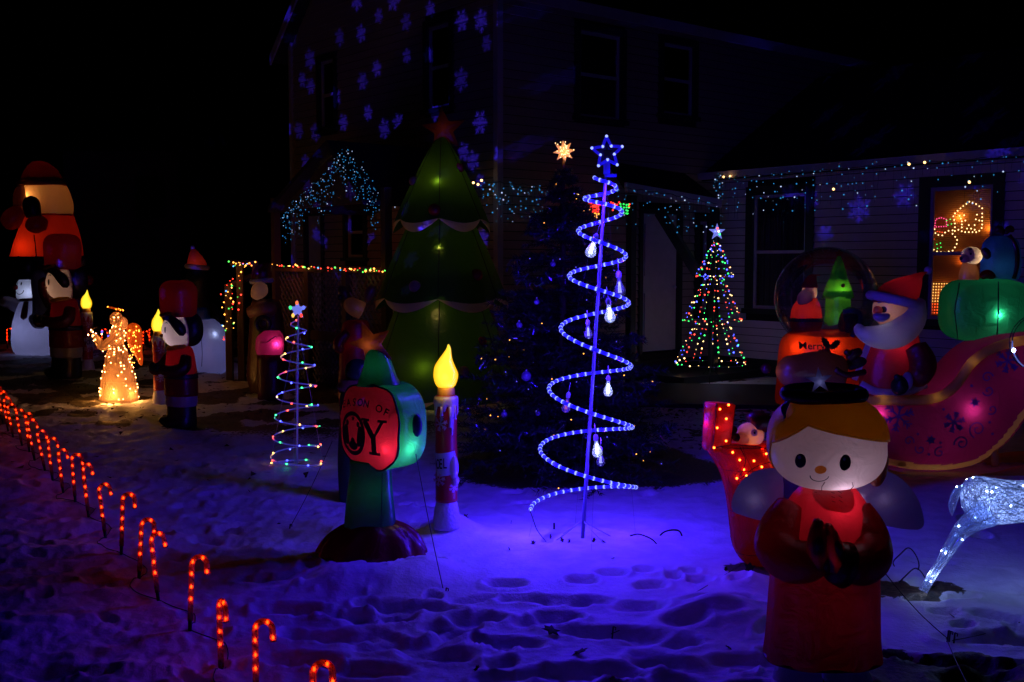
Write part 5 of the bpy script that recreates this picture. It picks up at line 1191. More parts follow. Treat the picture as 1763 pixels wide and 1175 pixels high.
def winpx(px, py, depth=-.075):
    """point on the window's decoration plane seen at a picture position"""
    d = ray(px, py); O_ = Vector((0, 0, CAMZ)); p0 = wloc(0, depth, 0); n = -VV; tt = (p0-O_).dot(n)/d.dot(n); return O_+d*tt
def outline(pts, step): # resample a pixel polyline
    P = np.array(pts, float); d = np.concatenate([[0], np.cumsum(np.linalg.norm(np.diff(P, axis=0), axis=1))]); n = max(2, int(d[-1]/step))
    return [(np.interp(q, d, P[:, 0]), np.interp(q, d, P[:, 1])) for q in np.linspace(0, d[-1], n+1)]
def windeco(name, label, cat, groups):
    o = winpx(*groups[0][1][0]); t = thing(name, label, cat, o)
    for nm, pts, m_, r in groups: part(nm, beads([tuple(winpx(*p)-o) for p in pts], r), m_, t, kind='stuff'); part('wire', tube([tuple(winpx(p[0], p[1])-o+Vector((0, .006, 0))) for p in pts], .0015, 3), M_cord, t)
    return t
E_w2 = glow('window_warm', (1, .6, .22), 4, False)
windeco('lit_church', 'lit church shape of warm bulbs in the upper right of the orange window', 'window light', [
    ('warm_bulbs', outline([(1644, 398), (1644, 384), (1641, 371), (1650, 362), (1660, 354), (1670, 347), (1681, 352), (1691, 359)], 6)+outline([(1691, 368), (1691, 392), (1684, 400), (1659, 400), (1650, 396)], 6), E_w2, .011),
    ('warm_bulbs', outline([(1652, 372), (1656, 380), (1656, 392)], 5)+[(1660, 371), (1662, 380), (1668, 388), (1665, 394), (1672, 394), (1678, 388), (1680, 378), (1682, 370), (1686, 380), (1678, 396)], E_w2, .011)])
windeco('lit_snowman', 'lit snowman shape with pink hat in the upper left of the orange window', 'window light', [
    ('pink_bulbs', outline([(1609, 393), (1611, 378), (1620, 375), (1629, 378), (1630, 390), (1612, 391)], 4.2), glow('window_pink', (1, .06, .2), 2.2, False), .010),
    ('green_bulbs', [(1630, 380), (1636, 378), (1638, 386), (1632, 388), (1613, 421), (1619, 419), (1620, 426), (1614, 428)], glow('window_green', (.03, .8, .1), 2.2, False), .010),
    ('warm_bulbs', outline([(1609, 395), (1611, 404), (1622, 406), (1630, 398), (1640, 397)], 6)+outline([(1640, 403), (1648, 412), (1647, 422), (1640, 432), (1626, 435), (1610, 433), (1603, 425), (1606, 412)], 6.6), E_w2, .011),
    ('red_bulbs', outline([(1605, 403), (1608, 412)], 4)+outline([(1614, 399), (1626, 401)], 4), E_redS, .009)])
lp2 = []
for j in range(11):
    for i in range(9):
        px = 1603+i*4.6-(j*.35); py = 489+j*5
        if px < 1640-(j*.5): lp2.append((px, py))
windeco('lit_basket', 'dense grid of amber and red bulbs in the lower left of the orange window', 'window light', [
    ('amber_bulbs', [q for q in lp2 if q[1] < 522], glow('grid_amber', (1, .45, .1), 2.4, False), .011), ('red_bulbs', [q for q in lp2 if q[1] >= 522], glow('grid_red', (1, .1, .02), 2.6, False), .011)])

# ------------------------------------------------------------ snow globe
Y = 12.4; s = Y/FOC; o = place(1418, Y); zb = lambda py: (ZY(Y)-py)
t = thing('snow_globe_inflatable', 'inflatable snow globe with clear dome holding a small lit Santa and tree', 'inflatable', o)
base = column([(0, 0, 0, 74, 62), (14, 0, 0, 82, 70), (50, 0, 0, 80, 68), (100, 0, 0, 78, 66), (122, 0, 0, 72, 60), (132, 0, 0, 60, 50), (136, 0, 0, 50, 44)], 56, 34, 2.3, 10, .03)
M_orr = fabric('orange_red_nylon', (.5, .03, .008), .6)
bp = part('base', base, M_orr, t, s)
M_film = clear('globe_film', (.72, .72, .85), .93, .2, .1, .04)
dome = ell((0, 0, 192), (88, 82, 88), 56, 36, 2.0, 8, .012)
dm = part('dome', dome, M_film, t, s)
sp_ = np.random.default_rng(2); sd = sp_.normal(size=(500, 3)); sd /= np.linalg.norm(sd, axis=1)[:, None]; sd[:, 0] = np.where(sp_.random(500) < .75, -np.abs(sd[:, 0]), sd[:, 0])
part('snow_specks', beads(sd*np.array([86.5, 80.5, 86.5])+np.array([0, 0, 192]), .5), solid('speck', (.5, .5, .65), .5), dm, s, kind='stuff')
part('lettering', project((lambda g: (g[0]+np.array([-38, 0, 108]), g[1]))(text2d('Merry', 17, .95)), base, (0, 1, 0), 1), M_ink, bp, s)
part('lettering', project((lambda g: (g[0]+np.array([38, 0, 78]), g[1]))(text2d('Christmas', 17, .9)), base, (0, 1, 0), 1), M_ink, bp, s)
def holly(cx, cz, R, rot_):
    P = []
    for i in range(24):
        a = 2*PI*i/24; r = (1 if i % 2 == 0 else .72); x = R*math.cos(a)*r; z = R*.48*math.sin(a)*r; P.append((cx+x*math.cos(rot_)-z*math.sin(rot_), cz+x*math.sin(rot_)+z*math.cos(rot_)))
    return puff(P, 0, 3, (cx, cz), True)
for cx, cz, rr in ((-16, 122, -1.1), (-2, 120, .7)): part('holly_leaf', project(holly(cx, cz-4, 13, rr), base, (0, 1, 0), 1.2), M_ink, bp, s)
snt = part('small_santa', join(column([(132, -36, -10, 22, 18), (150, -36, -10, 27, 22), (176, -36, -10, 24, 20), (192, -34, -10, 15, 14)], 28, 18)), fabric('lit_red', (.6, .03, .015), .6), t, s)
part('belt', column([(152, -36, -10, 28, 23), (158, -36, -10, 28, 23)], 28, 3), M_black, snt, s)
part('head', ell((-32, -12, 202), (13, 13, 16), 20, 14), M_skin, snt, s); part('beard', ell((-42, -20, 192), (13, 9, 15), 20, 14, ry=.4), M_white, snt, s); part('hat', column([(210, -32, -12, 14, 13), (220, -31, -12, 11, 10), (232, -26, -12, 6, 6), (230, -14, -12, 3, 3)], 20, 14), fabric('lit_red', (.6, .03, .015)), snt, s)
trp = part('small_tree', join(skirt_tier(264, 3, 226, 16, 5, 4, 10, 40), skirt_tier(232, 12, 196, 27, 5, 5, 10, 40), skirt_tier(204, 20, 150, 22, 5, 5, 10, 40)), fabric('lit_green', (.12, .5, .03), .6), t, s); trp.location = (19*s, -6*s, 0)
part('star', puff(starpts(8, 4, 5, PI/2, (0, 268)), 2, 3, (0, 268)), M_orr, trp, s); part('bauble', ell((1, -24, 214), (3.6, 3, 3.6), 10, 8), M_red, trp, s)
pg = part('small_penguin', ell((34, -28, 150), (20, 17, 28), 24, 16), M_black, t, s); part('belly', ell((32, -38, 146), (13, 8, 20), 20, 12), M_orr, pg, s); part('scarf', tube(interp([(18, -40, 170), (34, -48, 172), (46, -40, 166), (44, -44, 148), (30, -48, 128)], 16), [4]*16, 8), solid('scarf_blue', (.06, .05, .35), .7), pg, s)
lamp(t, (-50, -36, 108), (1, .55, .15), 1.6, s, .03); lamp(t, (-4, -50, 112), (1, .6, .2), 1.2, s, .02); lamp(t, (30, 0, 60), (1, .4, .1), .9, s, .03); lamp(t, (-36, -10, 168), (1, .5, .25), .8, s, .02); lamp(t, (-34, -14, 198), (1, .55, .3), 1.0, s, .02)
lamp(t, (19, -20, 204), (.9, 1, .3), .5, s, .01); lamp(t, (19, -14, 160), (.9, 1, .3), .2, s, .02)

# ------------------------------------------------------------ sleigh with Santa
Y = 8.75; s = Y/FOC; b_ = ZY(Y); o = place(1560, Y); OX = 1560
def q_(px, py): return (px-OX, b_-py)
t = thing('sleigh_inflatable', 'large crimson inflatable sleigh with gold trim and purple snowflake scrolls', 'inflatable', o)
topc = [(1440, 688), (1480, 680), (1530, 678), (1580, 674), (1612, 655), (1640, 618), (1670, 592), (1710, 578), (1763, 572), (1830, 570), (1870, 600), (1880, 640)]
botc = [(1440, 720), (1470, 775), (1510, 800), (1570, 812), (1630, 812), (1680, 800), (1725, 765), (1765, 705), (1800, 655), (1840, 630), (1872, 636), (1880, 650)]
T_ = interp([(*q_(*p),) for p in topc], 60); B_ = interp([(*q_(*p),) for p in botc], 60)
xs = np.linspace(T_[0][0], T_[-1][0], 150); ORD_T = np.argsort(T_[:, 0]); ORD_B = np.argsort(B_[:, 0])
tz = np.interp(xs, T_[ORD_T, 0], T_[ORD_T, 1]); bz = np.interp(xs, B_[ORD_B, 0], B_[ORD_B, 1])
secs = []
for i, x in enumerate(xs):
    e_ = min(1, (min(i, len(xs)-1-i)+2)/16)**.5; h = max(3, (tz[i]-bz[i])/2); secs.append(((x, 20, (tz[i]+bz[i])/2), (0, 1, 0), (0, 0, 1), 66*e_, h, 3.6))
sl_ = loft(secs, 96)
M_crim = fabric('crimson_nylon', (.34, .012, .09), .5)
slp = part('sleigh_body', sl_, M_crim, t, s)
def onsl(g, off=1.0): return project(g, sl_, (0, 1, 0), off)
def cv(pts, n=40): return [tuple(p) for p in interp([q_(*p) for p in pts], n)]
M_gt = fabric('gold_trim_nylon', (.95, .55, .12), .35)
part('top_trim', tube([(x, -44, z-1) for x, z in cv([(1444, 690), (1490, 684), (1540, 684), (1590, 680), (1622, 660), (1648, 622), (1676, 600), (1715, 586), (1765, 580), (1830, 578)])], 8.5, 12), M_gt, t, s)
slp.data.materials.append(M_gt)
_c = np.array(cv([(1500, 788), (1560, 800), (1625, 802), (1672, 790), (1710, 755), (1745, 702), (1790, 645)], 160))
_pc = np.array([np.mean([sl_[0][k] for k in f], 0) for f in sl_[1]])
_d = np.sqrt(((_pc[:, None, [0, 2]]-_c[None])**2).sum(2)).min(1)
slp.data.polygons.foreach_set('material_index', ((_d < 6.5) & (_pc[:, 1] < 0)).astype(np.int32))
part('runner', tube([(x, -36, z) for x, z in cv([(1455, 800), (1500, 812), (1560, 824), (1640, 826), (1700, 820), (1760, 805), (1830, 800)])], [11]*40, 12), M_gt, t, s)
part('runner', tube([(x, 66, z) for x, z in cv([(1455, 800), (1500, 812), (1560, 824), (1640, 826), (1700, 820), (1760, 805), (1830, 800)])], [11]*40, 12), M_gt, t, s)
for px in (1540, 1700): part('strut', tube([(px-OX, -34, 12), (px-OX, -24, 50)], 7, 8), M_gt, t, s)
M_pur = solid('violet_print', (.12, .05, .35), .6)
for px, py, R in ((1528, 712, 26), (1710, 618, 20), (1622, 722, 18)): part('snowflake', onsl(flake2d(*q_(px, py), R, 3)), M_pur, slp, s)
for px, py, R in ((1656, 688, 10), (1583, 752, 10)): part('star', onsl(puff(starpts(R, R*.45, 6, .3, q_(px, py)), 0, 3, q_(px, py), True)), M_pur, slp, s)
def spiral2(px, py, R, turns, a0, sg=1): return [(q_(px, py)[0]+R*(1-q*.85)*math.cos(a0+sg*q*turns*2*PI), q_(px, py)[1]+R*(1-q*.85)*math.sin(a0+sg*q*turns*2*PI)) for q in np.linspace(0, 1, 30)]
for a in ((1546, 754, 9, 1.2, -.4, 1), (1566, 768, 9, 1.1, 2.6, 1), (1599, 774, 10, 1.2, 1.2, 1), (1636, 758, 13, 1.4, 3.4, -1), (1662, 734, 15, 1.5, 4.4, -1), (1676, 646, 10, 1.2, .2, 1), (1678, 668, 10, 1.2, 3.4, 1), (1685, 700, 9, 1.1, 4, 1)):
    part('scroll', onsl(arcribbon(spiral2(*a), 2.6)), M_pur, slp, s)
part('dots', join(*[onsl(disc(*q_(*p), 2.6, 2.6, 10)) for p in ((1561, 742), (1581, 777), (1650, 660), (1604, 700), (1688, 742), (1682, 722), (1600, 757))]), M_pur, slp, s, kind='stuff')
for _x, _y in ((1500, 683), (1590, 680), (1650, 620), (1720, 585)): lamp(t, (_x-OX, -44, b_-_y), (1, .7, .4), .02, s, .01)
lamp(t, (1498-OX, -36, b_-710), (.85, .7, 1), .6, s, .012); lamp(t, (1652-OX, -32, b_-702), (.85, .7, 1), .9, s, .01); lamp(t, (1600-OX, 10, b_-760), (.8, .6, 1), .8, s, .03); lamp(t, (1745-OX, 10, b_-640), (.8, .6, 1), .9, s, .03)
# Santa riding in it
t = thing('santa_inflatable', 'Santa inflatable leaning left in the crimson sleigh, large pale blue beard and red hat', 'inflatable', o)
def Q(px, py, y=0): return (px-OX, y, b_-py)
bdy = column([(b_-700, 1530-OX, 10, 46, 40), (b_-670, 1530-OX, 10, 50, 44), (b_-620, 1533-OX, 8, 50, 42), (b_-580, 1538-OX, 6, 38, 34), (b_-560, 1540-OX, 4, 28, 26)], 40, 26, 2.2, 6, .03)
bp2 = part('coat', bdy, M_red, t, s)
part('coat_trim', project(arcribbon([(x-OX, b_-y) for x, y in ((1492, 585), (1484, 605), (1476, 630), (1466, 655))], 10), bdy, (0, 1, 0), 1), M_white, bp2, s); part('fur_hem', tube(interp([Q(1470, 660, -22), Q(1495, 672, -34), Q(1540, 672, -36), Q(1578, 660, -28)], 16), 7, 10), M_white, bp2, s)
hd2 = part('head', ell(Q(1528, 532, -4), (34, 30, 34), 32, 20), fabric('tan_skin_nylon', (.6, .34, .24), .5), t, s); hg = ell(Q(1528, 532, -4), (34, 30, 34), 32, 20)
part('beard', limb([(*Q(1568, 512, -6), 14), (*Q(1556, 548, -22), 22), (*Q(1528, 572, -32), 24), (*Q(1494, 578, -32), 20), (*Q(1468, 570, -28), 12), (*Q(1460, 556, -26), 6)], 30, 20), fabric('pale_blue_beard', (.55, .5, .52), .35), hd2, s)
part('moustache', limb([(*Q(1484, 541, -34), 4), (*Q(1496, 545, -38), 8), (*Q(1512, 541, -38), 4)], 14, 12), fabric('pale_blue_beard', (.3, .32, .5)), hd2, s)
part('nose', ell(Q(1494, 533, -28), (8, 8, 7), 16, 12), fabric('red_nose', (.6, .12, .08), .6), hd2, s); lamp(t, (1494-OX, -28, b_-533), (1, .7, .6), .006, s, .004)
part('eye', project(disc(1505-OX, b_-532, 4, 5.5), hg, (0, 1, 0), 1), M_eye, hd2, s); part('eyebrow', project(arcribbon([(1498-OX, b_-521), (1506-OX, b_-518), (1513-OX, b_-521)], 2.5), hg, (0, 1, 0), 1), M_blue, hd2, s)
part('hair', ell(Q(1553, 545, 0), (22, 28, 30), 24, 16), M_white, hd2, s)
ht = part('hat', column([(b_-520, 1532-OX, -2, 38, 33), (b_-506, 1536-OX, -2, 37, 33), (b_-490, 1545-OX, 0, 32, 28), (b_-480, 1556-OX, 0, 22, 20), (b_-474, 1570-OX, 2, 12, 12), (b_-468, 1585-OX, 4, 5, 5)], 32, 26, 2.1, 6, .05), M_red, t, s); ht.rotation_euler = (0, 0, 0)
part('fur_band', tube([(1530-OX+40*math.cos(a), -4+33*math.sin(a), b_-517-9*math.cos(a)) for a in np.linspace(0, 2*PI, 33)[:-1]], 8, 10, closed=True), M_white, ht, s); part('pompom', ell(Q(1590, 466, 4), (7, 7, 7), 14, 10), M_white, ht, s)
ar = part('arm', limb([(*Q(1556, 590, -34), 17), (*Q(1566, 620, -46), 22), (*Q(1558, 640, -54), 20), (*Q(1540, 650, -58), 15)], 24, 18), slv, t, s); part('fur_cuff', ell(Q(1536, 650, -60), (8, 15, 15), 16, 12), M_white, ar, s)
part('mitten', limb([(*Q(1532, 652, -60), 12), (*Q(1520, 657, -62), 17), (*Q(1508, 656, -62), 12)], 18, 16), fabric('dark_green_nylon', (.01, .06, .03)), ar, s); part('thumb', limb([(*Q(1518, 646, -70), 6), (*Q(1510, 640, -72), 5)], 8, 10), fabric('dark_green_nylon', (.01, .06, .03)), ar, s)
lamp(t, (1548-OX, -14, b_-560), (.8, .8, 1), .8, s, .012); lamp(t, (1535-OX, -12, b_-600), (1, .7, .8), .45, s, .03); lamp(t, (1518-OX, -14, b_-534), (1, .75, .7), .2, s, .02); lamp(t, (1545-OX, -4, b_-500), (1, .8, .8), .25, s, .02); lamp(t, (1505-OX, -30, b_-572), (.85, .8, 1), .16, s, .02)
# presents and puppy on the sleigh
o2 = Wp(1695, 590, Y+.25); t = thing('green_gift_inflatable', 'big glowing green inflatable present on the back of the sleigh', 'inflatable', o2); s2 = (Y+.25)/FOC
gb = loft([((0, y, 56), (1, 0, 0), (0, 0, 1), a, c, 3.4) for y, a, c in [(-44, 30, 24), (-42, 60, 44), (-34, 70, 51), (-10, 74, 54), (20, 74, 54), (40, 66, 48), (46, 30, 24)]], 56); gb = (gb[0]+0, gb[1])
gp_ = part('box', gb, M_green, t, s2); part('ribbon', join(tube([(0, -47, 6), (1, -47, 56), (0, -46, 106)], 1.1, 6)), M_ink, gp_, s2); part('seam', tube([(-62, -38, 8), (-68, -36, 56), (-62, -38, 104)], .8, 5), M_ink, gp_, s2)
part('bow', join(limb([(-20, -20, 112, 5), (-10, -24, 118, 8), (4, -24, 112, 4)], 12, 10)), M_red, gp_, s2); lamp(t, (4, -40, 50), (.75, .9, 1), 2.2, s2, .012); lamp(t, (10, 0, 60), (.75, .9, 1), .5, s2, .03)
o2 = Wp(1722, 478, Y+.35); t = thing('blue_gift_inflatable', 'upright dark blue inflatable present with maroon ribbon on the green one', 'inflatable', o2)
part('box', column([(-4, 0, 0, 26, 24), (6, 0, 0, 31, 28), (34, 0, 0, 31, 28), (60, -1, 0, 27, 25), (72, -1, 0, 16, 15)], 36, 22, 2.7, 6, .04), M_blue, t, s2); part('ribbon', tube(interp([(12, -26, -2), (16, -27, 24), (14, -25, 52), (6, -16, 72)], 14), 4, 8), M_dred, t, s2)
for sg in (-1, 1): part('bow', limb([(0, -10, 74, 3), (sg*9, -10, 84, 6), (sg*16, -10, 78, 3)], 10, 10), M_dred, t, s2)
lamp(t, (-6, -8, 20), (.6, .8, 1), .12, s2, .02)
o2 = Wp(1668, 474, Y-.05); t = thing('puppy_inflatable', 'small cream and brown inflatable puppy lit beside the blue present', 'inflatable', o2)
part('body', column([(-8, 0, 0, 16, 14), (6, 0, 0, 15, 13), (20, 0, 0, 10, 10)], 24, 12), M_tan, t, s2); hh = part('head', ell((2, -4, 32), (17, 15, 15), 24, 16, ry=.2), M_cream, t, s2)
part('muzzle', ell((-13, -12, 27), (8, 7, 7), 16, 12), M_cream, hh, s2); part('nose', ell((-20, -15, 27), (3, 3, 3), 10, 8), M_ink, hh, s2)
for x, z, r_ in ((-6, -4, 4), (14, 10, 7)): part('ear', limb([(x, -6-abs(z), 44, 4), (x+6, -8-abs(z), 36, r_), (x+9, -8-abs(z), 26, 4)], 12, 10), M_brown, hh, s2)
part('eye', ell((-5, -17, 35), (1.8, 1.5, 2.2), 8, 6), M_ink, hh, s2); lamp(t, (10, -8, 30), (1, .85, .7), .22, s2, .01); lamp(t, (0, 0, 8), (1, .6, .3), .08, s2, .02)

# ------------------------------------------------------------ brown reindeer inflatable behind the angel's head
Y = 7.7; s = Y/FOC; b_ = ZY(Y)+8; OX = 1385; o = place(OX, Y)
t = thing('reindeer_inflatable', 'dark brown inflatable reindeer behind the head of the praying angel', 'inflatable', o)
part('body', column([(0, 14, 0, 56, 40), (40, 14, 0, 62, 44), (110, 12, 0, 58, 42), (160, 8, 0, 46, 36), (190, 0, 0, 36, 30)], 36, 24, 2.2, 6, .04), M_brown, t, s)
hr = part('head', limb([(1440-OX, -6, b_-655, 34), (1400-OX, -14, b_-648, 36), (1355-OX, -22, b_-646, 28), (1326-OX, -26, b_-645, 25)], 28, 24), M_brown, t, s)
part('nose', ell((1306-OX, -32, b_-640), (9, 9, 9), 16, 12), M_dred, hr, s)
for k, (dx, dz) in enumerate(((14, 20), (60, 16))): part('antler', join(limb([(1395+dx-OX, 0, b_-630, 7), (1400+dx*1.1-OX, 0, b_-618, 8), (1408+dx*1.2-OX, 2, b_-612, 6)], 14, 10), limb([(1402+dx-OX, 0, b_-622, 5), (1388+dx-OX, -4, b_-612, 6)], 8, 10)), M_dred, hr, s)
part('ear', limb([(1452-OX, 0, b_-640, 8), (1474-OX, 0, b_-632, 10), (1488-OX, 0, b_-630, 4)], 12, 10), M_brown, hr, s); part('eye', ell((1368-OX, -44, b_-655), (4, 3, 6), 10, 8), M_ink, hr, s)
part('harness', tube(interp([(1420-OX, -46, b_-640), (1440-OX, -42, b_-650), (1475-OX, -30, b_-646)], 12), 5, 8), M_dred, hr, s); lamp(t, (0, -10, 120), (1, .5, .3), .12, s, .03); lamp(t, (1335-OX, -24, b_-646), (1, .5, .4), .12, s, .02); lamp(t, (1400-OX, -14, b_-650), (1, .5, .4), .12, s, .02)

# ------------------------------------------------------------ red tinsel stocking with gift and puppy
Y = 6.0; s = Y/FOC; b_ = ZY(Y); OX = 1290; o = place(OX, Y)
t = thing('lit_stocking', 'red tinsel Christmas stocking with red bulbs left of the praying angel', 'light figure', o)
M_tr = clear('red_tinsel', (.9, .04, .02), .35, .15, .35, .3, (.9, .03, .005), .012); M_trt = solid('red_tinsel_thread', (.75, .03, .02), .3, .6, .2, 20, 0)
kk = [(b_-985, 1322-OX, 18, 22, 1), (b_-975, 1310-OX, 30, 28, 1), (b_-945, 1300-OX, 40, 32, 1), (b_-900, 1300-OX, 46, 34, 1), (b_-850, 1296-OX, 50, 34, 1), (b_-810, 1286-OX, 52, 34, 1), (b_-780, 1272-OX, 58, 36, 1), (b_-765, 1268-OX, 60, 36, 1)]
g = column([(z, x, 0, a, b) for z, x, a, b, _ in kk], 28, 26, 2.4)
def sp2(nm, g, n, m, nth, nb_, seed, parent=t, br=1.7):
    R_ = rings_of(g, n, m); p_ = part(nm, g, M_tr, parent, s); part('tinsel_threads', spun(R_, nth, .34, seed), M_trt, p_, s, kind='stuff'); part('wire_frame', frame(R_, 6, 7, .5), M_cord, p_, s, kind='stuff')
    return p_
st_ = sp2('stocking', g, 28, 26, 1600, 0, 4)
part('led_bulbs', balls([(1250-OX, -38, b_-775), (1262-OX, -39, b_-788), (1300-OX, -38, b_-800), (1312-OX, -37, b_-812), (1282-OX, -39, b_-832), (1300-OX, -38, b_-845), (1258-OX, -37, b_-820), (1270-OX, -36, b_-805), (1287-OX, -36, b_-790), (1274-OX, -37, b_-815), (1308-OX, -35, b_-778), (1321-OX, -33, b_-790), (1327-OX, -30, b_-800), (1302-OX, -30, b_-770)], 1.9), E_red, st_, s, kind='stuff')
tp_ = limb([(1322-OX, 0, b_-980, 22), (1350-OX, 0, b_-975, 26), (1385-OX, 0, b_-968, 22), (1400-OX, 0, b_-965, 14)], 16, 18); part('toe', tp_, M_tr, st_, s); part('tinsel_threads', spun(np.array(tp_[0][:16*18]).reshape(16, 18, 3), 400, .34, 6), M_trt, st_, s, kind='stuff')
part('dark_cord', join(*[tube(interp([(1214-OX, -38, b_-768), (1250-OX, -40, b_-762), (1290-OX, -40, b_-765), (1330-OX, -36, b_-775)], 14), .9, 5), tube(interp([(1262-OX, -38, b_-765), (1272-OX, -40, b_-790), (1262-OX, -40, b_-820), (1290-OX, -38, b_-800), (1322-OX, -36, b_-790)], 20), .7, 5)]), M_cord, st_, s, kind='stuff')
o3 = Wp(1236, 733, 5.95); t = thing('lit_gift', 'tall red lit tinsel gift box leaning out of the stocking', 'light figure', o3, .5, None, 0, .1)
gbx = loft([((0, 0, z), (1, 0, 0), (0, 1, 0), a, a*.8, 9) for z, a in [(-44, 17), (-38, 20), (-20, 20.5), (0, 21), (20, 21.5), (38, 22), (40, 18)]], 28); p_ = part('box', gbx, M_tr, t, s)
part('tinsel_threads', spun(rings_of(gbx, 28, 7), 500, .34, 9, 2), M_trt, p_, s, kind='stuff'); part('edges', join(*[tube([(x*19, y*15, -42), (x*21, y*16.5, 40)], .7, 5) for x in (-1, 1) for y in (-1, 1)]), M_cord, p_, s, kind='stuff')
part('led_bulbs', balls([(-14, -18, 30), (-16, -18, -2), (2, -18, 14), (-19, -18, -36), (6, -18, -24), (4, -18, 38)], 1.9), E_red, p_, s, kind='stuff'); part('bow_wire', tube(interp([(20, 0, 20), (30, -4, 34), (24, -4, 10), (34, -6, -4)], 14), .5, 4), M_whitewire, p_, s)
lamp(t, (0, 0, 0), (1, .06, .02), .15, s, .02)
o3 = Wp(1292, 748, 5.98); t = thing('lit_puppy', 'lit white faced puppy in a dark red hat peeking out of the stocking', 'light figure', o3)
ph = part('head', ell((0, 0, 0), (24, 20, 20), 28, 18, ry=.35), clear('pale_spun', (1, .8, .65), .3, .1, .4, .3), t, s); part('eye', ell((2, -20, 6), (6, 2.5, 6.5), 14, 10), M_white, ph, s); part('pupil', ell((2, -22.5, 6), (2, 1.5, 2.2), 8, 6), M_ink, ph, s)
part('nose', ell((-26, -12, -4), (8, 8, 7), 16, 12), M_ink, ph, s); part('muzzle', ell((-15, -8, -5), (14, 13, 11), 20, 14), clear('pale_spun', (1, .8, .65)), ph, s)
part('ear', limb([(-26, -4, 14, 5), (-34, -6, 4, 8), (-32, -6, -8, 4)], 12, 12), M_brown, ph, s); part('hat', limb([(0, 0, 16, 18), (14, 2, 22, 19), (34, 4, 14, 13), (48, 4, 2, 6)], 18, 16), M_dred, ph, s)
lamp(t, (0, -6, -4), (1, .35, .15), .12, s, .02)
lamp(st_, (1275-OX, -6, b_-800), (1, .10, .03), .2, s, .03); lamp(st_, (1305-OX, 0, b_-900), (1, .06, .02), .012, s, .03)
# ------------------------------------------------------------ toy soldiers
def soldier(px, Yc, label, rz, k=1.0):
    s = Yc/FOC*k; o = place(px, Yc); t = thing('soldier_inflatable', label, 'inflatable', o, rz, 'toy soldier inflatables')
    part('boots', column([(0, 0, -2, 32, 24), (8, 0, -2, 33, 25), (20, 2, 0, 30, 22), (38, 3, 0, 29, 21)], 32, 14), M_black, t, s); part('boot_toe', ell((-22, -10, 8), (20, 16, 10), 20, 12), M_black, t, s)
    part('skirt_band', column([(36, 3, 0, 31, 23), (46, 3, 0, 33, 24), (56, 3, 0, 32, 23)], 32, 8), M_white, t, s)
    co = column([(54, 3, 0, 34, 25), (80, 3, 0, 33, 25), (110, 3, 0, 29, 23), (132, 2, 0, 24, 20), (138, 2, 0, 18, 16)], 36, 22, 2.2, 6, .03); cp = part('coat', co, M_red, t, s)
    for z in (122, 112, 102): part('button_strip', project((box((-16, 0, z), (9, .1, 5))), co, (0, 1, 0), 1), M_white, cp, s, smooth=False)
    part('belt', column([(84, 3, 0, 33.6, 25.6), (92, 3, 0, 33, 25.2)], 36, 4), M_black, cp, s)
    part('collar', limb([(-20, -10, 136, 3), (-4, -18, 135, 4), (14, -16, 138, 4), (24, 0, 140, 3)], 16, 10), fabric('yellow_nylon', (.75, .5, .03), .5), t, s)
    hg = ell((0, 0, 165), (30, 27, 29), 36, 24, 2.3); hd = part('head', hg, M_skin, t, s)
    hr_ = ell((9, 15, 168), (27, 20, 30), 36, 24, 2.3); part('hair', hr_, M_black, t, s); part('fringe', limb([(-20, -17, 190, 3), (-4, -23, 190, 5), (14, -22, 186, 7), (25, -14, 172, 9), (28, -8, 158, 6)], 18, 12), M_black, t, s)
    pr_ = lambda g: project(g, hg, (0, 1, 0), .8)
    for ex in (-17, 2): part('eye', pr_(disc(ex, 168, 3, 5.5, 14)), M_eye, hd, s); part('eyebrow', pr_(arcribbon([(ex-4, 179), (ex, 181), (ex+4, 179)], 1.6)), M_eye, hd, s)
    part('nose', ell((-11, -27, 158), (3.6, 3, 3), 12, 8), M_tan, hd, s); part('mouth', pr_(arcribbon([(-11+7*math.cos(a), 151+5*math.sin(a)) for a in np.linspace(PI, 2*PI, 10)], 1.2)), M_dred, hd, s)
    ha = part('hat', column([(190, 0, 0, 29, 26), (196, 0, 0, 31, 28), (215, 0, 0, 33, 29), (236, 0, 0, 33, 29), (248, 0, 0, 26, 23), (252, 0, 0, 14, 12)], 36, 24, 2.4, 6, .03), M_dred, t, s)
    part('gold_brim', limb([(-30, -8, 196, 2.5), (-14, -24, 193, 4), (8, -26, 195, 4), (26, -12, 199, 3)], 16, 10), M_gold, ha, s)
    for sg in (-1, 1):
        ar = part('sleeve', limb([(sg*24+2, -2, 126, 9), (sg*33, -12, 104, 11), (sg*26-6, -28, 98, 10), (sg*10-14, -36, 102, 8)], 20, 14), M_dred, t, s); part('mitten', ell((sg*8-15, -38, 104), (7, 7, 8), 14, 10), M_black, ar, s)
    return t, s
t, s = soldier(312, 11.1, 'nearer toy soldier inflatable with tall dark red hat beside the white ball shaped inflatable', -.75)
lamp(t, (-4, -8, 160), (.95, .85, 1), .75, s, .02); lamp(t, (0, 0, 110), (1, .6, .5), .35, s, .03); lamp(t, (0, 0, 220), (1, .5, .3), .5, s, .03)
t, s = soldier(114, 15.8, 'farther toy soldier inflatable with dark red hat left of the wire angel', -.7, .98)
lamp(t, (-4, -8, 160), (1, .7, .45), .9, s, .03); lamp(t, (0, 0, 110), (1, .6, .5), .2, s, .03); lamp(t, (0, 0, 220), (1, .5, .3), .9, s, .03)
part('raised_arm', limb([(-30, -6, 122, 10), (-44, -10, 150, 12), (-42, -14, 176, 10)], 16, 14), M_dred, t, s)
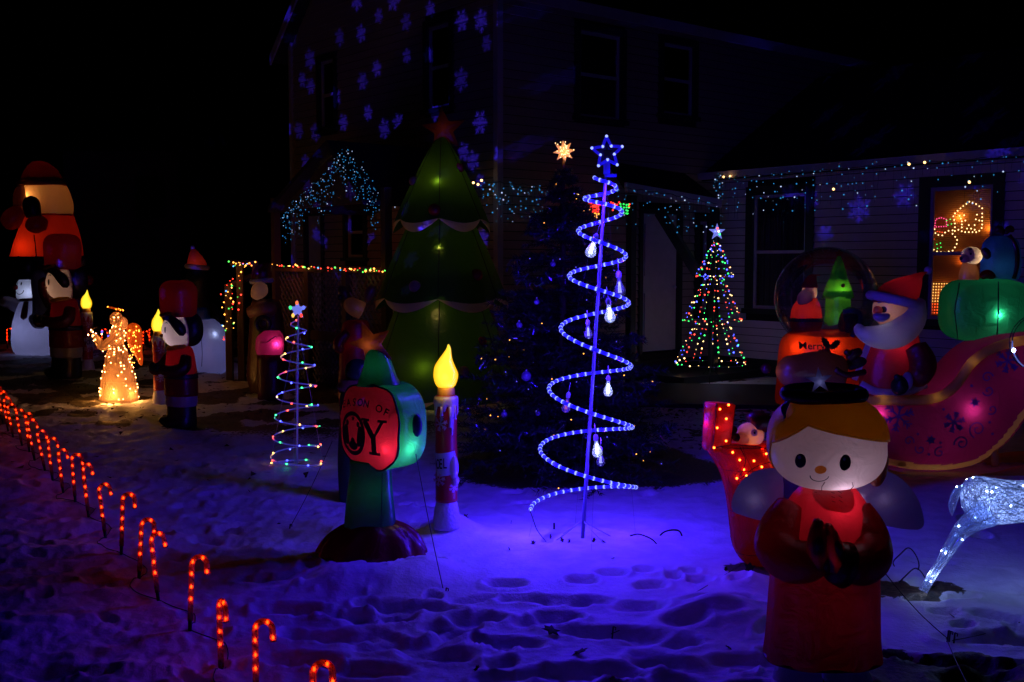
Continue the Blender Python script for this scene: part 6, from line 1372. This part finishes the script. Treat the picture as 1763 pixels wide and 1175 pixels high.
# ------------------------------------------------------------ white snowman far left
Y = 19.6; s = Y/FOC; o = place(60, Y); b_ = ZY(Y)
t = thing('snowman_inflatable', 'white inflatable snowman with red nose, dark scarf and top hat at the far left', 'inflatable', o, -.35)
sg_ = column([(0, 0, 0, 30, 28), (14, 0, 0, 38, 34), (50, 0, 0, 36, 34), (85, -2, 0, 24, 22), (96, -4, 0, 15, 14)], 40, 26, 2.1, 8, .03); part('body', sg_, M_white, t, s)
hg = column([(92, -8, -2, 17, 16), (104, -8, -2, 20, 18), (122, -8, -2, 18, 17), (132, -8, -2, 12, 12)], 32, 16, 2.2); hp_ = part('head', hg, M_white, t, s)
part('nose', ell((-18, -20, 117), (5, 5, 4.5), 12, 10), M_red, hp_, s)
for ex in (-16, -6): part('eye', project(disc(ex, 123, 1.6, 3, 10), hg, (0, 1, 0), .5), M_eye, hp_, s)
part('mouth', project(arcribbon([(-10+9*math.cos(a), 112+7*math.sin(a)) for a in np.linspace(PI, 2*PI, 12)], 1.3), hg, (0, 1, 0), .5), M_eye, hp_, s)
part('scarf', join(tube([(-5+17*math.cos(a), -1+16*math.sin(a), 96) for a in np.linspace(0, 2*PI, 25)[:-1]], 3, 8, closed=True)), M_dred, t, s); part('scarf_end', limb([(2, -17, 94, 4), (5, -24, 78, 5.5), (7, -30, 62, 6)], 14, 10), M_dred, t, s)
th_ = part('top_hat', _lathe([(130, 20), (133, 21), (134, 14), (148, 13.5), (158, 15), (162, 12)], 28), M_black, t, s); th_.location = (-8*s, -2*s, 0)
a1 = part('arm', limb([(-20, -2, 76, 10), (-44, -4, 88, 11), (-66, -4, 92, 10)], 18, 14), M_white, t, s); part('mitten', ell((-72, -4, 94), (10, 8, 8), 14, 10), M_black, a1, s)
a2 = part('arm', limb([(16, -16, 66, 11), (34, -22, 60, 13), (34, -16, 92, 15), (24, -10, 130, 13), (18, -6, 146, 9)], 24, 16), fabric('shaded_white_nylon', (.35, .34, .36), .3), t, s)  # white nylon greyed in its colour so the raised arm looks backlit
lamp(t, (-2, -6, 42), (.45, .48, 1), 2.6, s, .04); lamp(t, (0, -6, 108), (.6, .68, 1), 1.2, s, .02)
# ------------------------------------------------------------ giant Santa far left
Y = 23.5; s = Y/FOC; o = place(80, Y); b_ = ZY(Y); z_ = lambda py: b_-py
t = thing('giant_santa_inflatable', 'giant amber and red glowing inflatable Santa towering at the far left', 'inflatable', o)
part('trousers', column([(0, 0, 0, 48, 44), (20, 0, 0, 54, 48), (80, 0, 0, 56, 48), (z_(480), 2, 0, 56, 48), (z_(455), 4, 0, 58, 50), (z_(446), 5, 0, 60, 50)], 40, 26, 2.3, 8, .03), M_dred, t, s)
part('belt', column([(z_(458), 5, 0, 62, 52), (z_(442), 5, 0, 62, 52)], 40, 5), M_black, t, s)
part('coat', column([(z_(444), 5, 0, 59, 50), (z_(420), 8, 0, 54, 48), (z_(395), 10, 0, 47, 42), (z_(372), 10, 0, 40, 36), (z_(366), 10, 0, 34, 30)], 40, 26, 2.3, 8, .03), fabric('bright_red_nylon', (.5, .03, .015), .6), t, s)
part('beard', column([(z_(374), 10, 0, 39, 35), (z_(350), 12, 0, 38, 34), (z_(325), 8, 0, 34, 31), (z_(308), 4, 0, 28, 26)], 36, 18, 2.3, 8, .03), M_cream, t, s)
part('face', ell((-28, -18, z_(348)), (13, 12, 26), 20, 16), M_tan, t, s)
ha = part('hat', column([(z_(318), 2, 0, 35, 31), (z_(308), 1, 0, 33, 30), (z_(292), 0, 0, 24, 22), (z_(283), -2, 0, 14, 13), (z_(280), -3, 0, 6, 6)], 36, 20, 2.2, 8, .04), M_dred, t, s); part('fur_brim', tube([(0+36*math.cos(a), 32*math.sin(a), z_(318)) for a in np.linspace(0, 2*PI, 33)[:-1]], 5, 10, closed=True), M_tan, ha, s)
al = part('arm', limb([(-22, -20, z_(362), 12), (-38, -28, z_(378), 17), (-48, -32, z_(396), 13)], 20, 16), M_dred, t, s)
ar = part('arm', limb([(14, -40, z_(378), 13), (10, -50, z_(392), 17), (8, -50, z_(404), 13)], 20, 16), M_dred, t, s); part('mitten', limb([(8, -52, z_(378), 12), (4, -50, z_(358), 14), (0, -46, z_(342), 10)], 18, 16), M_black, ar, s)
part('zip_cord', tube([(8, -54, z_(406)), (10, -54, z_(425)), (12, -54, z_(470))], .9, 5), M_ink, t, s)
lamp(t, (-12, -26, z_(430)), (1, .42, .08), 5.5, s, .05); lamp(t, (-10, -18, z_(340)), (1, .45, .12), 5, s, .05); lamp(al, (-38, -26, z_(378)), (1, .4, .2), .25, s, .05); lamp(ar, (10, -48, z_(392)), (1, .4, .2), .15, s, .05); lamp(t, (0, 0, z_(400)), (1, .4, .1), 3, s, .05); lamp(t, (0, 0, z_(302)), (1, .4, .1), .8, s, .05)
# tan reindeer between
Y = 21.6; s = Y/FOC; o = place(128, Y); b_ = ZY(Y); z_ = lambda py: b_-py
t = thing('far_reindeer_inflatable', 'tan inflatable reindeer head glowing behind the farther toy soldier', 'inflatable', o)
part('body', column([(0, 0, 0, 30, 26), (40, 0, 0, 30, 26), (z_(510), 2, 0, 24, 22), (z_(495), 4, 0, 14, 14)], 28, 18), M_brown, t, s)
hh = part('head', limb([(-6, -4, z_(468), 14), (8, -8, z_(480), 17), (14, -12, z_(500), 12)], 20, 18), M_tan, t, s)
for sg in (-1, 1): part('antler', limb([(-4+sg*10, 0, z_(462), 4), (-2+sg*22, 0, z_(450), 6), (sg*16, 0, z_(441), 4)], 14, 10), M_brown, hh, s)
part('ear', limb([(-18, -4, z_(470), 5), (-32, -6, z_(474), 8), (-38, -6, z_(482), 4)], 12, 10), M_tan, hh, s); part('ear', limb([(20, -2, z_(476), 5), (30, -4, z_(482), 8), (28, -4, z_(492), 4)], 12, 10), M_red, hh, s)
part('bandana', ell((6, -4, z_(452)), (14, 12, 7), 16, 10), M_white, hh, s); lamp(t, (14, -18, z_(484)), (1, .75, .5), .8, s, .012); lamp(t, (0, -2, z_(478)), (1, .6, .3), .35, s, .03)
# ------------------------------------------------------------ white ball inflatable, hat wearer behind it
Y = 16.4; s = Y/FOC; o = place(362, Y); b_ = ZY(Y); z_ = lambda py: b_-py
t = thing('ball_snowman_inflatable', 'round pale inflatable snowman seen from behind with blue flakes on it', 'inflatable', o)
part('body', column([(0, 0, 0, 24, 24), (12, 0, 0, 30, 29), (30, 0, 0, 33, 31), (z_(590), 0, 0, 32, 30), (z_(566), -2, 0, 27, 25), (z_(550), -8, 0, 17, 16)], 40, 26, 2.1, 8, .04), M_white, t, s)
part('head', column([(z_(552), -12, 0, 13, 13), (z_(544), -14, 0, 15, 15), (z_(534), -14, 0, 14, 14), (z_(530), -14, 0, 9, 9)], 28, 14, 2.6), M_blue, t, s); part('seam', tube(interp([(-6, -30, 14), (-4, -32, 40), (-8, -26, z_(562)), (-12, -14, z_(550))], 14), .5, 4), M_ink, t, s)
lamp(t, (14, -20, z_(575)), (.5, .6, 1), .2, s, .02); lamp(t, (0, 0, 40), (.3, .32, 1), 1.0, s, .04)
Y = 17.6; s = Y/FOC; o = place(343, Y); b_ = ZY(Y); z_ = lambda py: b_-py
t = thing('penguin_inflatable', 'tall dark inflatable penguin wearing a red Santa hat behind the toy soldier', 'inflatable', o)
part('body', column([(0, 0, 0, 28, 26), (30, 0, 0, 32, 30), (90, 0, 0, 27, 25), (z_(505), 0, 0, 20, 19), (z_(480), 0, 0, 20, 19), (z_(466), 0, 0, 15, 14)], 32, 26, 2.2, 6, .03), M_black, t, s)
part('belly', ell((-6, -20, 60), (20, 12, 42), 24, 16), M_white, t, s); part('beak', ell((-16, -14, z_(484)), (9, 6, 4), 14, 10), M_gold, t, s)
for sg in (-1, 1): part('flipper', limb([(sg*22, 0, 108, 6), (sg*34, -2, 84, 9), (sg*38, -2, 60, 5)], 14, 12), M_black, t, s)
ha = part('hat', column([(z_(462), 0, 0, 17, 16), (z_(450), -1, 0, 15, 14), (z_(436), -4, 0, 8, 8), (z_(429), -6, 0, 3, 3)], 28, 16), fabric('bright_red_nylon', (.5, .03, .015)), t, s); part('fur_band', tube([(17*math.cos(a), 16*math.sin(a), z_(460)-1.5*math.cos(a)) for a in np.linspace(0, 2*PI, 25)[:-1]], 4.5, 10, closed=True), M_white, ha, s); part('pompom', ell((-7, 0, z_(427)), (4, 4, 4), 12, 8), M_white, ha, s)
lamp(t, (0, -4, z_(455)), (1, .8, .8), .16, s, .02)
# dim Santa with glowing pink sack
Y = 13.9; s = Y/FOC; o = place(462, Y); b_ = ZY(Y); z_ = lambda py: b_-py
t = thing('dim_santa_inflatable', 'dim inflatable Santa with pale beard standing between railing and small spiral tree', 'inflatable', o)
part('body', column([(0, 0, 0, 30, 26), (30, 0, 0, 36, 30), (70, 0, 0, 34, 28), (z_(530), -2, 0, 26, 24), (z_(515), -4, 0, 18, 18)], 36, 22, 2.2, 6, .03), M_brown, t, s)
part('shoulder', limb([(-30, -8, z_(540), 10), (-4, -16, z_(532), 15), (20, -10, z_(536), 13)], 18, 14), M_tan, t, s); part('beard', limb([(-18, -14, z_(512), 7), (-8, -20, z_(500), 14), (0, -14, z_(488), 12)], 18, 16), M_cream, t, s)
ha = part('hat', column([(z_(486), -8, 0, 16, 15), (z_(470), -8, 0, 17, 16), (z_(458), -4, 0, 12, 11), (z_(452), 2, 0, 6, 6)], 28, 16), M_dred, t, s); part('fur_band', tube([(-8+17*math.cos(a), 16*math.sin(a), z_(484)+1.2*math.cos(a)) for a in np.linspace(0, 2*PI, 25)[:-1]], 4.5, 10, closed=True), M_white, ha, s)
part('wheel', tube([(0+11*math.cos(a), -32, z_(556)+11*math.sin(a)) for a in np.linspace(0, 2*PI, 21)[:-1]], 4, 8, closed=True), M_black, t, s)
lamp(t, (-6, -12, z_(505)), (1, .7, .6), .07, s, .02)
o2 = place(466, 13.2); s = 13.2/FOC; t = thing('gift_inflatable', 'glowing magenta inflatable sack in front of the dim Santa', 'inflatable', o2)
b_ = ZY(13.2); z_ = lambda py: b_-py
part('sack', column([(z_(610), 0, 0, 22, 19), (z_(600), 0, 0, 24, 21), (z_(582), 1, 0, 23, 20), (z_(570), 4, 0, 14, 12)], 32, 18, 2.5, 5, .06), fabric('magenta_nylon', (.6, .02, .12), .6), t, s); part('stand', column([(0, 0, 0, 22, 18), (z_(612), 0, 0, 22, 18)], 24, 6), M_dred, t, s)
part('seam', tube([(-22, -8, z_(592)), (0, -21, z_(588)), (14, -18, z_(578)), (20, -8, z_(586))], .8, 5), M_ink, t, s); lamp(t, (14, -14, z_(592)), (.9, .7, 1), .75, s, .012)
# dim reindeer and red suited figure left of the inflatable tree
Y = 12.0; s = Y/FOC; o = place(614, Y); b_ = ZY(Y); z_ = lambda py: b_-py
t = thing('dim_moose_inflatable', 'dim brown inflatable moose in a red coat left of the big inflatable tree', 'inflatable', o)
part('coat', column([(0, 0, 0, 26, 22), (30, 0, 0, 32, 26), (80, 0, 0, 30, 25), (z_(565), 0, 0, 24, 21), (z_(552), 2, 0, 18, 17)], 32, 20, 2.2, 6, .04), M_red, t, s); hh = part('head', limb([(14, -4, z_(536), 15), (-2, -8, z_(528), 15), (-16, -10, z_(516), 10)], 20, 16), M_tan, t, s)
for x, sg in ((-12, -1), (18, 1)): part('antler', limb([(x, 0, z_(520), 5), (x+sg*8, 0, z_(504), 9), (x+sg*14, 0, z_(492), 6)], 16, 12), M_tan if sg > 0 else M_brown, hh, s)
part('nose', ell((-24, -14, z_(512)), (5, 5, 5), 12, 8), M_black, hh, s); part('cuff', limb([(-20, -18, z_(590), 4), (-26, -20, z_(600), 5)], 8, 10), M_white, t, s); part('arm', limb([(-10, -16, z_(570), 8), (-26, -22, z_(590), 10), (-20, -28, z_(606), 7)], 16, 12), M_red, t, s)
lamp(t, (0, -6, z_(590)), (1, .5, .4), .06, s, .03); lamp(t, (10, -8, z_(532)), (1, .7, .5), .04, s, .03); lamp(t, (26, -18, z_(596)), (.8, .8, 1), .03, s, .01)
# ------------------------------------------------------------ leaves, twigs and clods on the snow
lf = [(880, 902, 1, 'tiny dead leaf in the brightest blue patch of snow'), (918, 940, 1, 'small dead leaf left of the spiral below its cable'), (948, 930, 1.2, 'dead leaf just left of the spiral tripod'), (968, 936, 1.3, 'dark crumpled leaf close left of the spiral pole foot'),
      (980, 937, 1, 'dark leaf touching the left tripod leg of the spiral'), (1022, 936, 1.2, 'dark leaf right beside the foot of the spiral pole'), (1040, 937, 1, 'second dark leaf right of the foot of the spiral pole'), (800, 905, 1.6, 'long dark leaf beside the base of the near candle'),
      (877, 950, .8, 'tiny leaf alone on smooth snow between candle and spiral'), (950, 1098, 2.4, 'large black upright leaf among the footprints in the middle foreground'), (998, 1130, 2, 'flat black leaf in a footprint below the large upright leaf'),
      (1055, 966, .7, 'tiny leaf on smooth snow below the spiral tripod'), (1290, 1002, 2, 'large dark leaf at the heel of the red stocking'), (1250, 985, 1, 'small leaf left of the red stocking foot'), (1255, 1120, 1, 'small leaf left of the robe hem of the near angel'),
      (820, 1160, 1, 'small leaf at the bottom edge below the long footprints'), (1605, 1012, 1, 'small leaf beside the hoof of the white deer'), (1640, 1060, .9, 'small leaf on the snow below the white deer'), (430, 850, 1, 'small leaf left of the small spiral tree'), (480, 900, .8, 'tiny leaf at the peg of the left sign tether')]
lm = mesh('leaf', puff([(0, .02), (.007, .012), (.016, .014), (.01, .002), (.018, -.008), (.006, -.008), (0, -.02), (-.006, -.008), (-.018, -.008), (-.01, .002), (-.016, .014), (-.007, .012)], .002, 3, (0, 0)), solid('dead_leaf', (.045, .022, .012), .8), False)
words_ = ['snow in front of the candle', 'snow at the spiral foot', 'trampled snow', 'snow beside the sign', 'snow near the footprints', 'snow by the angel']
for i, (px, py, k, lb) in enumerate(lf):
    p = G(px, py); z = HT(p.x, p.y); o = bpy.data.objects.new('dead_leaf', lm); COL.objects.link(o); o.location = (p.x, p.y, z+.006*k); o.scale = (k, k, k)
    o.rotation_euler = (random.uniform(-1.4, 1.4), random.uniform(-.6, .6), random.uniform(0, 6)); tag(o, lb, 'leaf', 'dead leaves scattered on the snow')
# leafy litter patch beyond the evergreen
r = np.random.default_rng(31); LVv = []
for k in range(2600):
    Y_ = r.uniform(9.6, 12.2) if k % 2 else r.uniform(8.1, 17); X_ = r.uniform(.8, 3.2) if k % 2 else r.uniform(-7, -1.5)
    if k % 2 == 0 and Y_ < 11.5 and r.random() < .75: continue
    c = np.array([X_, Y_, 0]); e = r.normal(size=3)*.022; f = r.normal(size=3)*.02; c[2] = .035; LVv += [c-e, c+e, c+f]
hv = np.array(LVv); hv[:, 2] = np.abs(hv[:, 2]-.035)*.6+height(hv[:, 0].copy(), hv[:, 1].copy())+.004
one('leaf_litter', (hv, [(3*i, 3*i+1, 3*i+2) for i in range(len(hv)//3)]), solid('litter', (.07, .04, .02), .8), 'scattered dead leaves and stalks poking through the thin snow', 'leaves', kind='stuff', smooth=False)
# stake stubs near the spiral
for px, py, lb in ((954, 912, 'thin dark peg standing in the snow left of the spiral foot'),):
    p = G(px, py); one('peg', tube([(0, 0, -.03), (0, 0, .04)], .006, 6), M_cord, lb, 'peg', (p.x, p.y, HT(p.x, p.y)))
